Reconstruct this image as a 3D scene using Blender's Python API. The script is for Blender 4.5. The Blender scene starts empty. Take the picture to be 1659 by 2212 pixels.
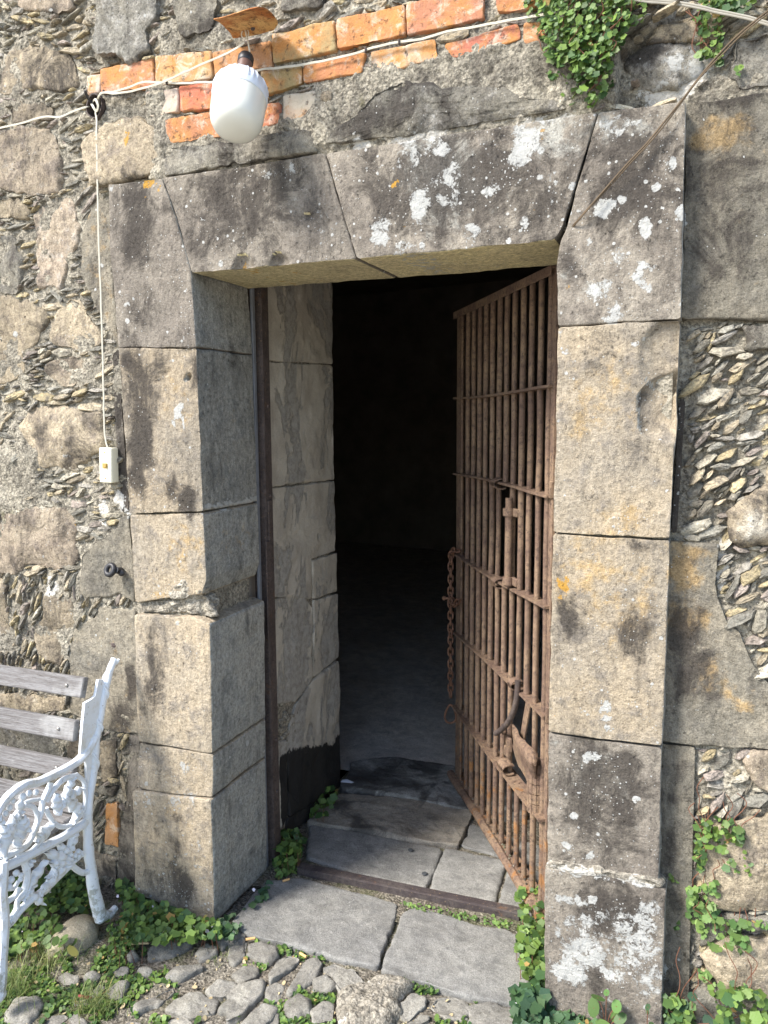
import bpy, math, random
import numpy as np
from mathutils import Matrix, Vector
random.seed(7); RNG = np.random.default_rng(7)
SC = bpy.context.scene
# ------------------------------------------------------------ camera, world, sun, exposure
CAM_D, CAM_H, FPX = 1.9139, 1.55, 1683.58
CM = np.array([[0.92753785, 0.37366832, -0.00674786],
               [0.03731529, -0.11056091, -0.99316859],
               [-0.37186169, 0.92094966, -0.11649297]])      # camera right, down, forward in world axes
cd = bpy.data.cameras.new('camera'); cam = bpy.data.objects.new('camera', cd); SC.collection.objects.link(cam)
r_, d_, f_ = [Vector(v) for v in CM]
cam.matrix_world = Matrix(((r_.x, -d_.x, -f_.x, 0), (r_.y, -d_.y, -f_.y, -CAM_D), (r_.z, -d_.z, -f_.z, CAM_H), (0, 0, 0, 1)))
cd.sensor_fit = 'HORIZONTAL'; cd.sensor_width = 36; cd.lens = FPX / 1659 * 36
cd.clip_start = 0.02; cd.clip_end = 500
SC.camera = cam
SUN_EL, SUN_AZ = math.radians(46), math.radians(-40)   # azimuth of the light's travel, from +y towards the right
travel = Vector((math.sin(-SUN_AZ) * math.cos(SUN_EL), math.cos(SUN_AZ) * math.cos(SUN_EL), -math.sin(SUN_EL)))
w = bpy.data.worlds.new('World'); SC.world = w; w.use_nodes = True
nt = w.node_tree; sky = nt.nodes.new('ShaderNodeTexSky'); sky.sky_type = 'NISHITA'; sky.sun_disc = False
sky.sun_elevation = SUN_EL; sky.sun_rotation = math.atan2(-travel.x, -travel.y)
sky.air_density = 1.0; sky.dust_density = 1.2; sky.ozone_density = 1.0
nt.links.new(sky.outputs[0], nt.nodes['Background'].inputs[0]); nt.nodes['Background'].inputs[1].default_value = 0.12
sl = bpy.data.lights.new('sun', 'SUN'); sun = bpy.data.objects.new('sun', sl); SC.collection.objects.link(sun)
sl.energy = 3.0; sl.angle = math.radians(16); sl.color = (1, 0.945, 0.87)
sun.rotation_euler = travel.to_track_quat('-Z', 'Y').to_euler(); sun.location = (-3, -4, 5)
SC.view_settings.view_transform = 'Standard'; SC.view_settings.look = 'None'
SC.view_settings.exposure = 1.48; SC.view_settings.gamma = 1.0
SC.cycles.max_bounces = 8; SC.cycles.diffuse_bounces = 6
# ------------------------------------------------------------ where a point of the photo lies on a real surface
def ray(x, y): return CM.T @ np.array([(x - 829.5) / FPX, (y - 1106) / FPX, 1.0])
def onY(x, y, Y=0.0):
    d = ray(x, y); s = (Y + CAM_D) / d[1]; return d * s + [0, -CAM_D, CAM_H]
def onZ(x, y, Z=0.0):
    d = ray(x, y); s = (Z - CAM_H) / d[2]; return d * s + [0, -CAM_D, CAM_H]
def onX(x, y, X):
    d = ray(x, y); s = X / d[0]; return d * s + [0, -CAM_D, CAM_H]
# ------------------------------------------------------------ noise in numpy
def _h(i, j, k, s):
    n = (i * 374761393 + j * 668265263 + k * 2147483647 + s * 974634777) & 0xffffffff
    n = ((n ^ (n >> 13)) * 1274126177) & 0xffffffff
    n = ((n ^ (n >> 16)) * 2246822519) & 0xffffffff
    return ((n ^ (n >> 15)) & 0xffffff) / 8388607.5 - 1.0
def vn(P, s=0):
    P = np.asarray(P, float); I = np.floor(P).astype(np.int64); F = P - I; F = F * F * F * (F * (F * 6 - 15) + 10)
    r = 0
    for a in (0, 1):
        wa = F[:, 0] if a else 1 - F[:, 0]
        for b in (0, 1):
            wb = wa * (F[:, 1] if b else 1 - F[:, 1])
            for c in (0, 1):
                r = r + wb * (F[:, 2] if c else 1 - F[:, 2]) * _h(I[:, 0] + a, I[:, 1] + b, I[:, 2] + c, s)
    return r
def fbm(P, f, o=4, s=0, g=0.5):
    r = 0; a = 1.0; t = 0
    for k in range(o):
        r = r + a * vn(P * f + k * 17.3, s + k); t += a; a *= g; f *= 2.03
    return r / t
# ------------------------------------------------------------ objects
def mk(name, V, Q=None, T=None, mat=None, parent=None, smooth=True, mattr=None, tint=None, polys=None):
    V = np.asarray(V, np.float32); me = bpy.data.meshes.new(name)
    if polys is not None:
        me.from_pydata(V.tolist(), [], polys)
    else:
        Q = np.zeros((0, 4), np.int64) if Q is None else np.asarray(Q).reshape(-1, 4)
        T = np.zeros((0, 3), np.int64) if T is None else np.asarray(T).reshape(-1, 3)
        me.vertices.add(len(V)); me.vertices.foreach_set('co', V.ravel())
        li = np.concatenate([Q.ravel(), T.ravel()]).astype(np.int32)
        me.loops.add(len(li)); me.loops.foreach_set('vertex_index', li)
        tot = np.concatenate([np.full(len(Q), 4), np.full(len(T), 3)]).astype(np.int32)
        st = np.concatenate([[0], np.cumsum(tot)[:-1]]).astype(np.int32)
        me.polygons.add(len(tot)); me.polygons.foreach_set('loop_start', st); me.polygons.foreach_set('loop_total', tot)
    me.update(calc_edges=True); me.validate()
    me.polygons.foreach_set('use_smooth', np.full(len(me.polygons), smooth))
    if mattr is not None:
        a = me.attributes.new('m', 'FLOAT_COLOR', 'POINT'); a.data.foreach_set('color', np.asarray(mattr, np.float32).ravel())
    if tint is not None:
        a = me.attributes.new('tint', 'FLOAT_COLOR', 'POINT'); a.data.foreach_set('color', np.asarray(tint, np.float32).ravel())
    o = bpy.data.objects.new(name, me); SC.collection.objects.link(o)
    if mat: me.materials.append(mat)
    if parent:
        o.parent = parent; q = parent; w0 = Vector((0, 0, 0))
        while q: w0 += Vector(q.location); q = q.parent
        o.location = -w0
    return o
def tag(o, label=None, cat=None, group=None, kind=None):
    if label: o['label'] = label
    if cat: o['category'] = cat
    if group: o['group'] = group
    if kind: o['kind'] = kind
    return o
def empty(name, loc, label=None, cat=None, group=None, kind=None):
    o = bpy.data.objects.new(name, None); SC.collection.objects.link(o); o.location = Vector([float(v) for v in loc]); o.empty_display_size = .05
    return tag(o, label, cat, group, kind)
class MB:
    """collects small shapes into one mesh"""
    def __init__(s): s.V = []; s.F = []; s.n = 0
    def add(s, V, F):
        s.V.extend([tuple(map(float, v)) for v in V]); s.F.extend([tuple(i + s.n for i in f) for f in F]); s.n += len(V); return s
    def box(s, c, size, R=None, bev=0.0):
        hx, hy, hz = [v / 2 for v in size]; b = min(bev, hx * .9, hy * .9, hz * .9)
        if b <= 0:
            V = [(x, y, z) for x in (-hx, hx) for y in (-hy, hy) for z in (-hz, hz)]
            F = [(0, 1, 3, 2), (4, 6, 7, 5), (0, 4, 5, 1), (2, 3, 7, 6), (0, 2, 6, 4), (1, 5, 7, 3)]
        else:
            V = []; ix = {}
            for sx in (-1, 1):
                for sy in (-1, 1):
                    for sz in (-1, 1):
                        for k in range(3):
                            v = [sx * (hx - b), sy * (hy - b), sz * (hz - b)]; v[k] += (sx, sy, sz)[k] * b
                            ix[(sx, sy, sz, k)] = len(V); V.append(v)
            F = []
            for k in range(3):
                a, c2 = [q for q in range(3) if q != k]
                for sg in (-1, 1):
                    f = []
                    for (p, q) in ((-1, -1), (1, -1), (1, 1), (-1, 1)):
                        t = [0, 0, 0]; t[k] = sg; t[a] = p; t[c2] = q; f.append(ix[(*t, k)])
                    F.append(tuple(f))
            for k in range(3):
                a, c2 = [q for q in range(3) if q != k]
                for p in (-1, 1):
                    for q in (-1, 1):
                        t0 = [0, 0, 0]; t1 = [0, 0, 0]; t0[k] = -1; t1[k] = 1; t0[a] = t1[a] = p; t0[c2] = t1[c2] = q
                        F.append((ix[(*t0, a)], ix[(*t1, a)], ix[(*t1, c2)], ix[(*t0, c2)]))
            for sx in (-1, 1):
                for sy in (-1, 1):
                    for sz in (-1, 1): F.append(tuple(ix[(sx, sy, sz, k)] for k in range(3)))
        V = np.array(V, float)
        if R is not None: V = V @ np.asarray(R, float).T
        return s.add(V + np.asarray(c, float), F)
    def tube(s, pts, r, n=8, cap=True, flat=None):
        P = np.asarray(pts, float); m = len(P); rr = np.broadcast_to(np.asarray(r, float), (m,))
        T = np.gradient(P, axis=0); T /= np.linalg.norm(T, axis=1)[:, None] + 1e-12
        up = np.array([0, 0, 1.0]) if abs(T[0][2]) < .9 else np.array([1.0, 0, 0])
        V = []; 
        for i in range(m):
            a = np.cross(T[i], up); 
            if np.linalg.norm(a) < 1e-6: a = np.array([1.0, 0, 0])
            a /= np.linalg.norm(a); b = np.cross(a, T[i]); up = b
            for k in range(n):
                t = 2 * math.pi * k / n; V.append(P[i] + rr[i] * (a * math.cos(t) + b * math.sin(t)))
        F = [(i * n + k, i * n + (k + 1) % n, (i + 1) * n + (k + 1) % n, (i + 1) * n + k) for i in range(m - 1) for k in range(n)]
        if cap: F += [tuple(range(n - 1, -1, -1)), tuple((m - 1) * n + k for k in range(n))]
        return s.add(V, F)
    def lathe(s, prof, c, R=None, n=24, rib=None):
        V = []
        for j, (r, h) in enumerate(prof):
            for k in range(n):
                t = 2 * math.pi * k / n; q = r * (rib(j, k) if rib else 1); V.append((q * math.cos(t), q * math.sin(t), h))
        m = len(prof); F = [(i * n + k, i * n + (k + 1) % n, (i + 1) * n + (k + 1) % n, (i + 1) * n + k) for i in range(m - 1) for k in range(n)]
        F += [tuple(range(n - 1, -1, -1)), tuple((m - 1) * n + k for k in range(n))]
        V = np.array(V)
        if R is not None: V = V @ np.asarray(R, float).T
        return s.add(V + np.asarray(c, float), F)
    def ball(s, c, r, n=10, R=None):
        r = np.broadcast_to(np.asarray(r, float), (3,)); V = []
        m = n // 2 + 1
        for j in range(1, m):
            a = math.pi * j / m
            for k in range(n): t = 2 * math.pi * k / n; V.append((math.sin(a) * math.cos(t), math.sin(a) * math.sin(t), math.cos(a)))
        V.append((0, 0, 1)); V.append((0, 0, -1)); t0 = len(V) - 2; t1 = len(V) - 1
        F = [(j * n + k, (j + 1) * n + k, (j + 1) * n + (k + 1) % n, j * n + (k + 1) % n) for j in range(m - 2) for k in range(n)]
        F += [(t0, k, (k + 1) % n) for k in range(n)] + [(t1, (m - 2) * n + (k + 1) % n, (m - 2) * n + k) for k in range(n)]
        V = np.array(V) * r
        if R is not None: V = V @ np.asarray(R, float).T
        return s.add(V + np.asarray(c, float), F)
    def build(s, name, mat, parent=None, smooth=True, disp=0, df=60, tint=None):
        V = np.array(s.V)
        if disp: V = V + disp * np.stack([fbm(V, df, 3, q) for q in (1, 2, 3)], 1)
        o = mk(name, V, mat=mat, parent=parent, smooth=smooth, polys=s.F)
        if smooth:
            try: o.data.set_sharp_from_angle(angle=math.radians(42))
            except Exception: pass
        return o
def spline(pts, n=6):
    P = np.asarray(pts, float)
    if len(P) < 3: return P
    E = np.vstack([2 * P[0] - P[1], P, 2 * P[-1] - P[-2]]); out = []
    for i in range(1, len(E) - 2):
        for k in range(n):
            t = k / n; a, b, c, d = E[i - 1], E[i], E[i + 1], E[i + 2]
            out.append(.5 * ((2 * b) + (-a + c) * t + (2 * a - 5 * b + 4 * c - d) * t * t + (-a + 3 * b - 3 * c + d) * t ** 3))
    out.append(P[-1]); return np.array(out)
# ------------------------------------------------------------ material nodes
class NT:
    def __init__(s, name):
        s.m = bpy.data.materials.new(name); s.m.use_nodes = True; s.t = s.m.node_tree; s.b = s.t.nodes['Principled BSDF']
        s.b.inputs['Roughness'].default_value = .9; s.b.inputs['Specular IOR Level'].default_value = .25
        s.P = s.new('ShaderNodeTexCoord').outputs['Object']
    def new(s, k): return s.t.nodes.new(k)
    def put(s, sock, v):
        if hasattr(v, 'links') or isinstance(v, bpy.types.NodeSocket): s.t.links.new(v, sock)
        elif isinstance(v, (tuple, list)): sock.default_value = (*v, 1) if len(v) == 3 and len(sock.default_value) == 4 else v
        else: sock.default_value = v
    def vec(s, sc, loc=(0, 0, 0), P=None):
        n = s.new('ShaderNodeMapping'); s.put(n.inputs[0], P or s.P); n.inputs['Scale'].default_value = sc; n.inputs['Location'].default_value = loc; return n.outputs[0]
    def noise(s, sc, det=4, ro=.55, dist=0, P=None):
        n = s.new('ShaderNodeTexNoise'); s.put(n.inputs['Vector'], P or s.P); n.inputs['Scale'].default_value = sc
        n.inputs['Detail'].default_value = det; n.inputs['Roughness'].default_value = ro; n.inputs['Distortion'].default_value = dist; return n.outputs['Fac']
    def vor(s, sc, P=None, feat='F1', out='Distance', rnd=1):
        n = s.new('ShaderNodeTexVoronoi'); n.feature = feat; s.put(n.inputs['Vector'], P or s.P); n.inputs['Scale'].default_value = sc; n.inputs['Randomness'].default_value = rnd; return n.outputs[out]
    def ma(s, op, a, b=0, c=0, cl=False):
        n = s.new('ShaderNodeMath'); n.operation = op; n.use_clamp = cl; s.put(n.inputs[0], a); s.put(n.inputs[1], b); s.put(n.inputs[2], c); return n.outputs[0]
    def ramp(s, v, a, b, c=0.0, d=1.0):
        n = s.new('ShaderNodeMapRange'); n.interpolation_type = 'SMOOTHSTEP'; s.put(n.inputs[0], v)
        n.inputs[1].default_value = a; n.inputs[2].default_value = b; n.inputs[3].default_value = c; n.inputs[4].default_value = d; return n.outputs[0]
    def mix(s, f, a, b, mode='MIX'):
        n = s.new('ShaderNodeMix'); n.data_type = 'RGBA'; n.blend_type = mode; s.put(n.inputs[0], f); s.put(n.inputs[6], a); s.put(n.inputs[7], b); return n.outputs[2]
    def attr(s, name):
        n = s.new('ShaderNodeAttribute'); n.attribute_name = name; return n
    def sep(s, v):
        n = s.new('ShaderNodeSeparateColor'); s.put(n.inputs[0], v); return n.outputs
    def xyz(s):
        n = s.new('ShaderNodeSeparateXYZ'); s.put(n.inputs[0], s.P); return n.outputs
    def rnd(s): return s.new('ShaderNodeObjectInfo').outputs['Random']
    def bump(s, h, st=.5, dist=.01, nrm=None):
        n = s.new('ShaderNodeBump'); n.inputs['Strength'].default_value = st; n.inputs['Distance'].default_value = dist; s.put(n.inputs['Height'], h)
        if nrm is not None: s.put(n.inputs['Normal'], nrm)
        return n.outputs[0]
    def out(s, col, nrm=None, rough=None):
        s.put(s.b.inputs['Base Color'], col)
        if nrm is not None: s.put(s.b.inputs['Normal'], nrm)
        if rough is not None: s.put(s.b.inputs['Roughness'], rough)
        return s.m
    def mul(s, col, f):      # multiply a colour by a value
        n = s.new('ShaderNodeVectorMath'); n.operation = 'SCALE'; s.put(n.inputs[0], col); s.put(n.inputs[3], f); return n.outputs[0]
def stone_mat(name, c1, c2, c3, crust=(.052, .045, .039), extra=(.45, .30, .12), grain=1.0, streak=.5, specks=.2, crustmul=1.0, bump=.6, rndamt=.25):
    n = NT(name); at = n.attr('m'); rgb = n.sep(at.outputs['Color']); A = at.outputs['Alpha']; R, G, B = rgb[0], rgb[1], rgb[2]
    P2 = n.vec((1, 1, .28))
    big = n.noise(3.2, 6, .62); mid = n.noise(17, 8, .68); fine = n.noise(85, 6, .75); gr = n.noise(330, 4, .7); st = n.noise(14, 6, .65, P=P2); comb = n.noise(60, 6, .75, P=n.vec((1, 1, .22)))
    col = n.mix(n.ramp(big, .36, .64), c1, c2)
    col = n.mix(n.ma('MULTIPLY', n.ramp(mid, .47, .66), .75), col, c3)
    col = n.mix(n.ma('MULTIPLY', n.ramp(st, .52, .7), streak), col, tuple(v * .5 for v in c3))
    ex = n.ramp(n.ma('ADD', n.ma('MULTIPLY', A, .55), n.ma('MULTIPLY', n.ma('SUBTRACT', n.noise(24, 7, .7), .5), 1.3)), .18, .5)
    col = n.mix(n.ma('MULTIPLY', ex, .7), col, extra)
    # dark weathering crust, breaking up at its edges
    k = n.ma('ADD', n.ma('MULTIPLY', R, 1.2 * crustmul), n.ma('ADD', n.ma('MULTIPLY', n.ma('SUBTRACT', n.noise(9, 10, .78, .8), .5), 3.0), n.ma('ADD', n.ma('MULTIPLY', n.ma('SUBTRACT', st, .5), 1.3), n.ma('MULTIPLY', n.ma('SUBTRACT', fine, .5), 1.3))))
    col = n.mix(n.ma('MULTIPLY', n.ramp(k, .24, .95), .90), col, crust)
    pit = n.ramp(n.noise(62, 6, .75), .60, .68)
    col = n.mix(n.ma('MULTIPLY', pit, n.ma('ADD', n.ma('MULTIPLY', R, .6), .35)), col, (.03, .028, .026))
    v = n.ma('ADD', n.ma('MULTIPLY', n.ma('SUBTRACT', fine, .5), 2.2 * grain), n.ma('ADD', n.ma('MULTIPLY', n.ma('SUBTRACT', gr, .5), 1.7 * grain), n.ma('ADD', n.ma('MULTIPLY', n.ma('SUBTRACT', comb, .5), 1.0), 1.0)))
    v = n.ma('MULTIPLY', v, n.ma('ADD', n.ma('MULTIPLY', n.ma('SUBTRACT', n.rnd(), .5), rndamt), 1.0))
    col = n.mul(col, v)
    # orange and white lichen
    og = n.ramp(n.ma('ADD', B, n.ma('MULTIPLY', n.ma('SUBTRACT', n.noise(60, 6, .7), .5), 2.2)), .72, .95)
    col = n.mix(n.ma('MULTIPLY', og, .85), col, (.50, .27, .035))
    nz = n.ma('SUBTRACT', n.noise(75, 8, .75), .5)
    wn = n.ma('MULTIPLY', n.ma('SUBTRACT', n.noise(30, 10, .8, .3), .5), 3.4)
    wh = n.ramp(n.ma('ADD', n.ma('MULTIPLY', G, 1.0), wn), .78, .92)
    Gs = n.ma('MULTIPLY', n.ma('ADD', n.ma('MULTIPLY', G, .9), specks * .40), n.ramp(n.noise(7, 5, .7), .42, .64, .12, 1.25))
    for sc_, rr_ in ((27, .26), (60, .26), (140, .26)):       # separate round lichens of several sizes
        q_ = n.sep(n.vor(sc_, out='Color')); r_v = n.ma('ADD', n.ma('MULTIPLY', q_[1], rr_), .05); on = n.ma('LESS_THAN', q_[0], n.ma('MULTIPLY', Gs, {27: .45, 60: .8, 140: 1.5}[sc_]))
        dd = n.ma('SUBTRACT', n.ma('ADD', r_v, n.ma('MULTIPLY', nz, .5)), n.vor(sc_)); wh = n.ma('MAXIMUM', wh, n.ma('MULTIPLY', n.ramp(dd, 0, .05), on))
    wcol = n.mix(n.noise(28, 5, .6), (.30, .31, .31), (.66, .66, .62))
    col = n.mix(n.ma('MULTIPLY', wh, .88), col, wcol)
    h = n.ma('ADD', n.ma('ADD', n.ma('MULTIPLY', mid, 1.1), n.ma('MULTIPLY', comb, .4)), n.ma('ADD', n.ma('MULTIPLY', fine, .6), n.ma('ADD', n.ma('MULTIPLY', gr, .10), n.ma('ADD', n.ma('MULTIPLY', wh, .08), n.ma('MULTIPLY', pit, -.35)))))
    return n.out(col, n.bump(h, min(1, bump * 1.4), .014), .92)
TAN, OCH, GRY, PUR = (.34, .27, .19), (.40, .31, .20), (.21, .195, .175), (.17, .135, .125)
M = {}
M['dressed'] = stone_mat('dressed_sandstone', (.40, .33, .235), (.32, .28, .22), (.20, .18, .155), extra=(.45, .31, .14), specks=.35, grain=.8)
M['darkstone'] = stone_mat('dark_sandstone', (.21, .185, .155), (.30, .268, .22), (.135, .118, .10), extra=(.42, .42, .38), specks=.6, grain=.75)
M['recess'] = stone_mat('recessed_sandstone', (.20, .185, .15), (.27, .24, .185), (.14, .13, .11), extra=(.40, .27, .12), specks=.12, streak=.35)
M['field'] = stone_mat('field_stone', (.47, .395, .28), (.36, .30, .215), (.20, .17, .14), extra=(.52, .50, .44), specks=.2, rndamt=.45, bump=.8)
M['fieldpurple'] = stone_mat('warm_field_stone', (.38, .31, .235), (.44, .37, .275), (.18, .15, .13), extra=(.52, .50, .46), specks=.2, rndamt=.3, bump=.8)
M['fieldgrey'] = stone_mat('grey_field_stone', (.22, .21, .18), (.29, .265, .21), (.15, .14, .125), extra=(.5, .48, .44), specks=.25, rndamt=.3, bump=.8)
M['soffit'] = stone_mat('soffit_algae_bounce', (.58, .50, .30), (.62, .54, .31), (.44, .38, .24), specks=.05, crustmul=0, streak=.1)  # algae yellow, with light bounced off the ground put into the pale tone
M['reveal'] = stone_mat('reveal_shade_grey', (.31, .31, .285), (.36, .35, .31), (.22, .225, .21), specks=.1, crustmul=.35, streak=.5)  # less crusted; the cool grey of the shaded side is put into the colour
def mortar_mat(name, a, b, c, white=.15):
    n = NT(name); at = n.attr('m'); rgb = n.sep(at.outputs['Color'])
    g1 = n.noise(6, 6, .65); g2 = n.noise(55, 8, .75); g3 = n.noise(230, 4, .7); v = n.vor(130, out='Color'); vs = n.sep(v)
    col = n.mix(n.ramp(g1, .35, .65), a, b); col = n.mix(n.ramp(g2, .48, .68), col, c)
    col = n.mul(col, n.ma('ADD', n.ma('MULTIPLY', vs[0], .8), n.ma('ADD', n.ma('MULTIPLY', n.ma('SUBTRACT', g3, .5), 2.0), .6)))
    wn = n.ramp(n.ma('ADD', n.ma('MULTIPLY', rgb[1], 1.0), n.ma('ADD', n.ma('MULTIPLY', n.ma('SUBTRACT', n.noise(40, 8, .75), .5), 2.0), white)), .6, .75)
    col = n.mix(n.ma('MULTIPLY', wn, .85), col, (.58, .56, .51))
    sp = n.ramp(n.noise(260, 2, .5), .66, .70)
    col = n.mix(n.ma('MULTIPLY', sp, .7), col, (.55, .52, .44))
    dk = n.ramp(n.ma('ADD', n.ma('MULTIPLY', rgb[0], .8), n.ma('MULTIPLY', n.ma('SUBTRACT', n.noise(13, 9, .78), .5), 3.0)), .25, .85); col = n.mix(n.ma('MULTIPLY', dk, .8), col, (.06, .053, .045))
    moss = n.ramp(n.ma('ADD', n.noise(7, 5, .6), n.ma('MULTIPLY', rgb[2], .5)), .66, .74); col = n.mix(n.ma('MULTIPLY', moss, .6), col, (.07, .065, .02))
    h = n.ma('ADD', n.ma('MULTIPLY', g2, .6), n.ma('ADD', n.ma('MULTIPLY', g3, .3), n.ma('MULTIPLY', n.vor(110), .4)))
    return n.out(col, n.bump(h, .9, .012), .95)
M['mortar'] = mortar_mat('lime_mortar', (.35, .32, .255), (.22, .20, .16), (.09, .08, .065))
M['mortarlight'] = mortar_mat('pale_mortar', (.36, .33, .27), (.27, .245, .20), (.14, .125, .10), .08)
def chip_mat():
    n = NT('slate_chips'); t = n.attr('tint').outputs['Color']; g2 = n.noise(45, 8, .7); g3 = n.noise(200, 4, .7)
    col = n.mix(n.ramp(g2, .42, .68), t, (.10, .09, .075)); col = n.mul(col, n.ma('ADD', n.ma('MULTIPLY', g3, 2.2), -.05))
    w = n.ramp(n.noise(30, 8, .75), .62, .70); col = n.mix(n.ma('MULTIPLY', w, .6), col, (.55, .53, .48))
    return n.out(col, n.bump(n.ma('ADD', g2, n.ma('MULTIPLY', g3, .5)), .8, .008), .85)
M['chips'] = chip_mat()
def brick_mat():
    n = NT('old_brick'); t = n.attr('tint'); g1 = n.noise(14, 6, .6); g2 = n.noise(60, 8, .75); g3 = n.noise(260, 3, .6)
    col = n.mix(n.ramp(g1, .4, .65), t.outputs['Color'], (.46, .22, .075)); col = n.mul(col, n.ma('ADD', n.ma('MULTIPLY', g3, .7), .65))
    sc = n.ramp(n.ma('ADD', n.noise(22, 9, .75, .6), n.ma('MULTIPLY', t.outputs['Alpha'], .22)), .54, .68); col = n.mix(n.ma('MULTIPLY', sc, .7), col, (.55, .47, .38))
    dk = n.ramp(n.noise(48, 7, .75), .57, .66); col = n.mix(n.ma('MULTIPLY', dk, .75), col, (.10, .07, .05))
    return n.out(col, n.bump(n.ma('ADD', g2, n.ma('MULTIPLY', dk, -.6)), .7, .006), .9)
M['brick'] = brick_mat()
def slab_mat(name, a, b, c, wet=0.0, rndamt=.15):
    n = NT(name); g1 = n.noise(4, 7, .65, .5); g2 = n.noise(26, 9, .75); g3 = n.noise(300, 4, .7); st = n.noise(9, 6, .6, P=n.vec((.4, 1.4, 1)))
    col = n.mix(n.ramp(g1, .35, .65), a, b); col = n.mix(n.ma('MULTIPLY', n.ramp(g2, .45, .68), .7), col, c)
    md = n.noise(11, 9, .78, .4); col = n.mul(col, n.ma('ADD', n.ma('MULTIPLY', md, 1.6), .2)); col = n.mul(col, n.ma('ADD', n.ma('MULTIPLY', g3, 2.0), 0)); col = n.mul(col, n.ma('ADD', n.ma('MULTIPLY', n.rnd(), rndamt), 1 - rndamt / 2))
    dk = n.ramp(n.noise(60, 6, .7), .62, .7); col = n.mix(n.ma('MULTIPLY', dk, .45), col, (.06, .055, .05))
    lt = n.ramp(n.noise(95, 5, .7), .60, .68); col = n.mix(n.ma('MULTIPLY', lt, .5), col, (.46, .45, .42))
    rough = .85
    if wet:
        wm = n.ramp(n.noise(3.5, 8, .7, 1.0), .5 - wet * .1, .6 - wet * .1); col = n.mix(n.ma('MULTIPLY', wm, .75), col, (.035, .035, .036)); rough = n.ramp(wm, 0, 1, .85, .45)
    h = n.ma('ADD', n.ma('MULTIPLY', g2, .6), n.ma('ADD', n.ma('MULTIPLY', g3, .25), n.ma('MULTIPLY', st, .3)))
    return n.out(col, n.bump(n.ma('ADD', h, n.ma('MULTIPLY', md, .8)), .8, .012), rough)
M['slab'] = slab_mat('grey_flagstone', (.215, .212, .20), (.265, .26, .24), (.14, .14, .135))
M['yard'] = slab_mat('pale_yard', (.42, .39, .33), (.48, .44, .38), (.34, .31, .27))
M['sill'] = slab_mat('worn_sill_stone', (.25, .225, .185), (.30, .27, .22), (.16, .15, .14), -.2)
M['wet'] = slab_mat('wet_stone', (.24, .24, .23), (.28, .275, .25), (.14, .14, .135), .5)
M['cobble'] = slab_mat('cobble', (.23, .22, .195), (.30, .285, .245), (.15, .142, .128), 0, .35)
M['boulder'] = slab_mat('river_boulder', (.42, .36, .25), (.46, .41, .31), (.30, .25, .18), 0, .1)
M['roomfloor'] = slab_mat('cell_floor', (.50, .475, .44), (.56, .52, .46), (.38, .365, .34), 0)
def soil_mat():
    n = NT('soil'); g1 = n.noise(7, 6, .65); g2 = n.noise(60, 8, .75); vv = n.vor(180, out='Color'); vs = n.sep(vv)
    col = n.mix(n.ramp(g1, .38, .62), (.20, .175, .14), (.27, .245, .20)); col = n.mix(n.ramp(g2, .45, .65), col, (.09, .078, .06))
    col = n.mul(col, n.ma('ADD', n.ma('MULTIPLY', vs[0], 1.1), .4)); gm = n.ramp(n.noise(5, 7, .7), .47, .62); col = n.mix(n.ma('MULTIPLY', gm, .5), col, (.10, .12, .04))
    sp = n.ramp(n.noise(220, 2, .5), .67, .71); col = n.mix(sp, col, (.42, .37, .28))
    return n.out(col, n.bump(n.ma('ADD', g2, n.ma('MULTIPLY', n.vor(120), .5)), 1, .012), .95)
M['soil'] = soil_mat()
def rust_mat(name, a=(.16, .085, .05), b=(.24, .15, .09), c=(.09, .055, .042), orange=.5, zo=True, rough=.75):
    n = NT(name); g1 = n.noise(9, 7, .7); g2 = n.noise(75, 8, .75); g3 = n.noise(340, 4, .7)
    col = n.mix(n.ramp(g1, .4, .62), a, b); col = n.mix(n.ramp(g2, .46, .66), col, c)
    k = n.noise(16, 8, .7)
    if zo: k = n.ma('ADD', k, n.ramp(n.xyz()[2], .7, .15, -.08, .055))
    o = n.ramp(k, .58, .68); col = n.mix(n.ma('MULTIPLY', o, orange), col, (.36, .15, .03))
    sp = n.ramp(n.noise(120, 6, .7), .60, .68); col = n.mix(n.ma('MULTIPLY', sp, .6), col, (.42, .29, .16))
    col = n.mul(col, n.ma('ADD', n.ma('MULTIPLY', g3, .9), .55))
    n.b.inputs['Metallic'].default_value = .1
    return n.out(col, n.bump(n.ma('ADD', g2, n.ma('MULTIPLY', g3, .5)), .8, .004), rough)
M['rust'] = rust_mat('rusty_iron', (.185, .122, .09), (.28, .195, .13), (.088, .06, .05), .55)
M['rustdark'] = rust_mat('brown_painted_iron', (.085, .066, .060), (.12, .095, .085), (.055, .043, .041), .15, False, .6)
M['railiron'] = rust_mat('dark_rail_iron', (.065, .052, .053), (.10, .085, .08), (.045, .038, .04), .25, False, .6)
M['chain'] = rust_mat('chain_iron', (.16, .08, .05), (.20, .11, .07), (.09, .05, .04), .4, False, .55)
M['sheet'] = rust_mat('rusted_sheet', (.36, .13, .035), (.62, .40, .16), (.10, .045, .02), .5, False, .7)
def white_paint():
    n = NT('white_cast_paint'); g = n.noise(60, 8, .75); d = n.noise(13, 7, .7)
    col = n.mix(n.ma('MULTIPLY', n.ramp(d, .5, .68), .7), (.76, .80, .84), (.60, .58, .50)); z = n.xyz()[2]
    gr = n.ramp(n.ma('ADD', n.noise(35, 6, .7), n.ramp(z, .35, .0, -.03, .14)), .57, .68); col = n.mix(n.ma('MULTIPLY', gr, .6), col, (.22, .22, .15))
    ch = n.ramp(n.noise(45, 9, .8), .62, .65); col = n.mix(ch, col, (.33, .24, .17))
    return n.out(col, n.bump(n.ma('ADD', g, n.ma('MULTIPLY', n.noise(160, 4, .6), .4)), .5, .004), .45)
M['white'] = white_paint()
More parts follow.
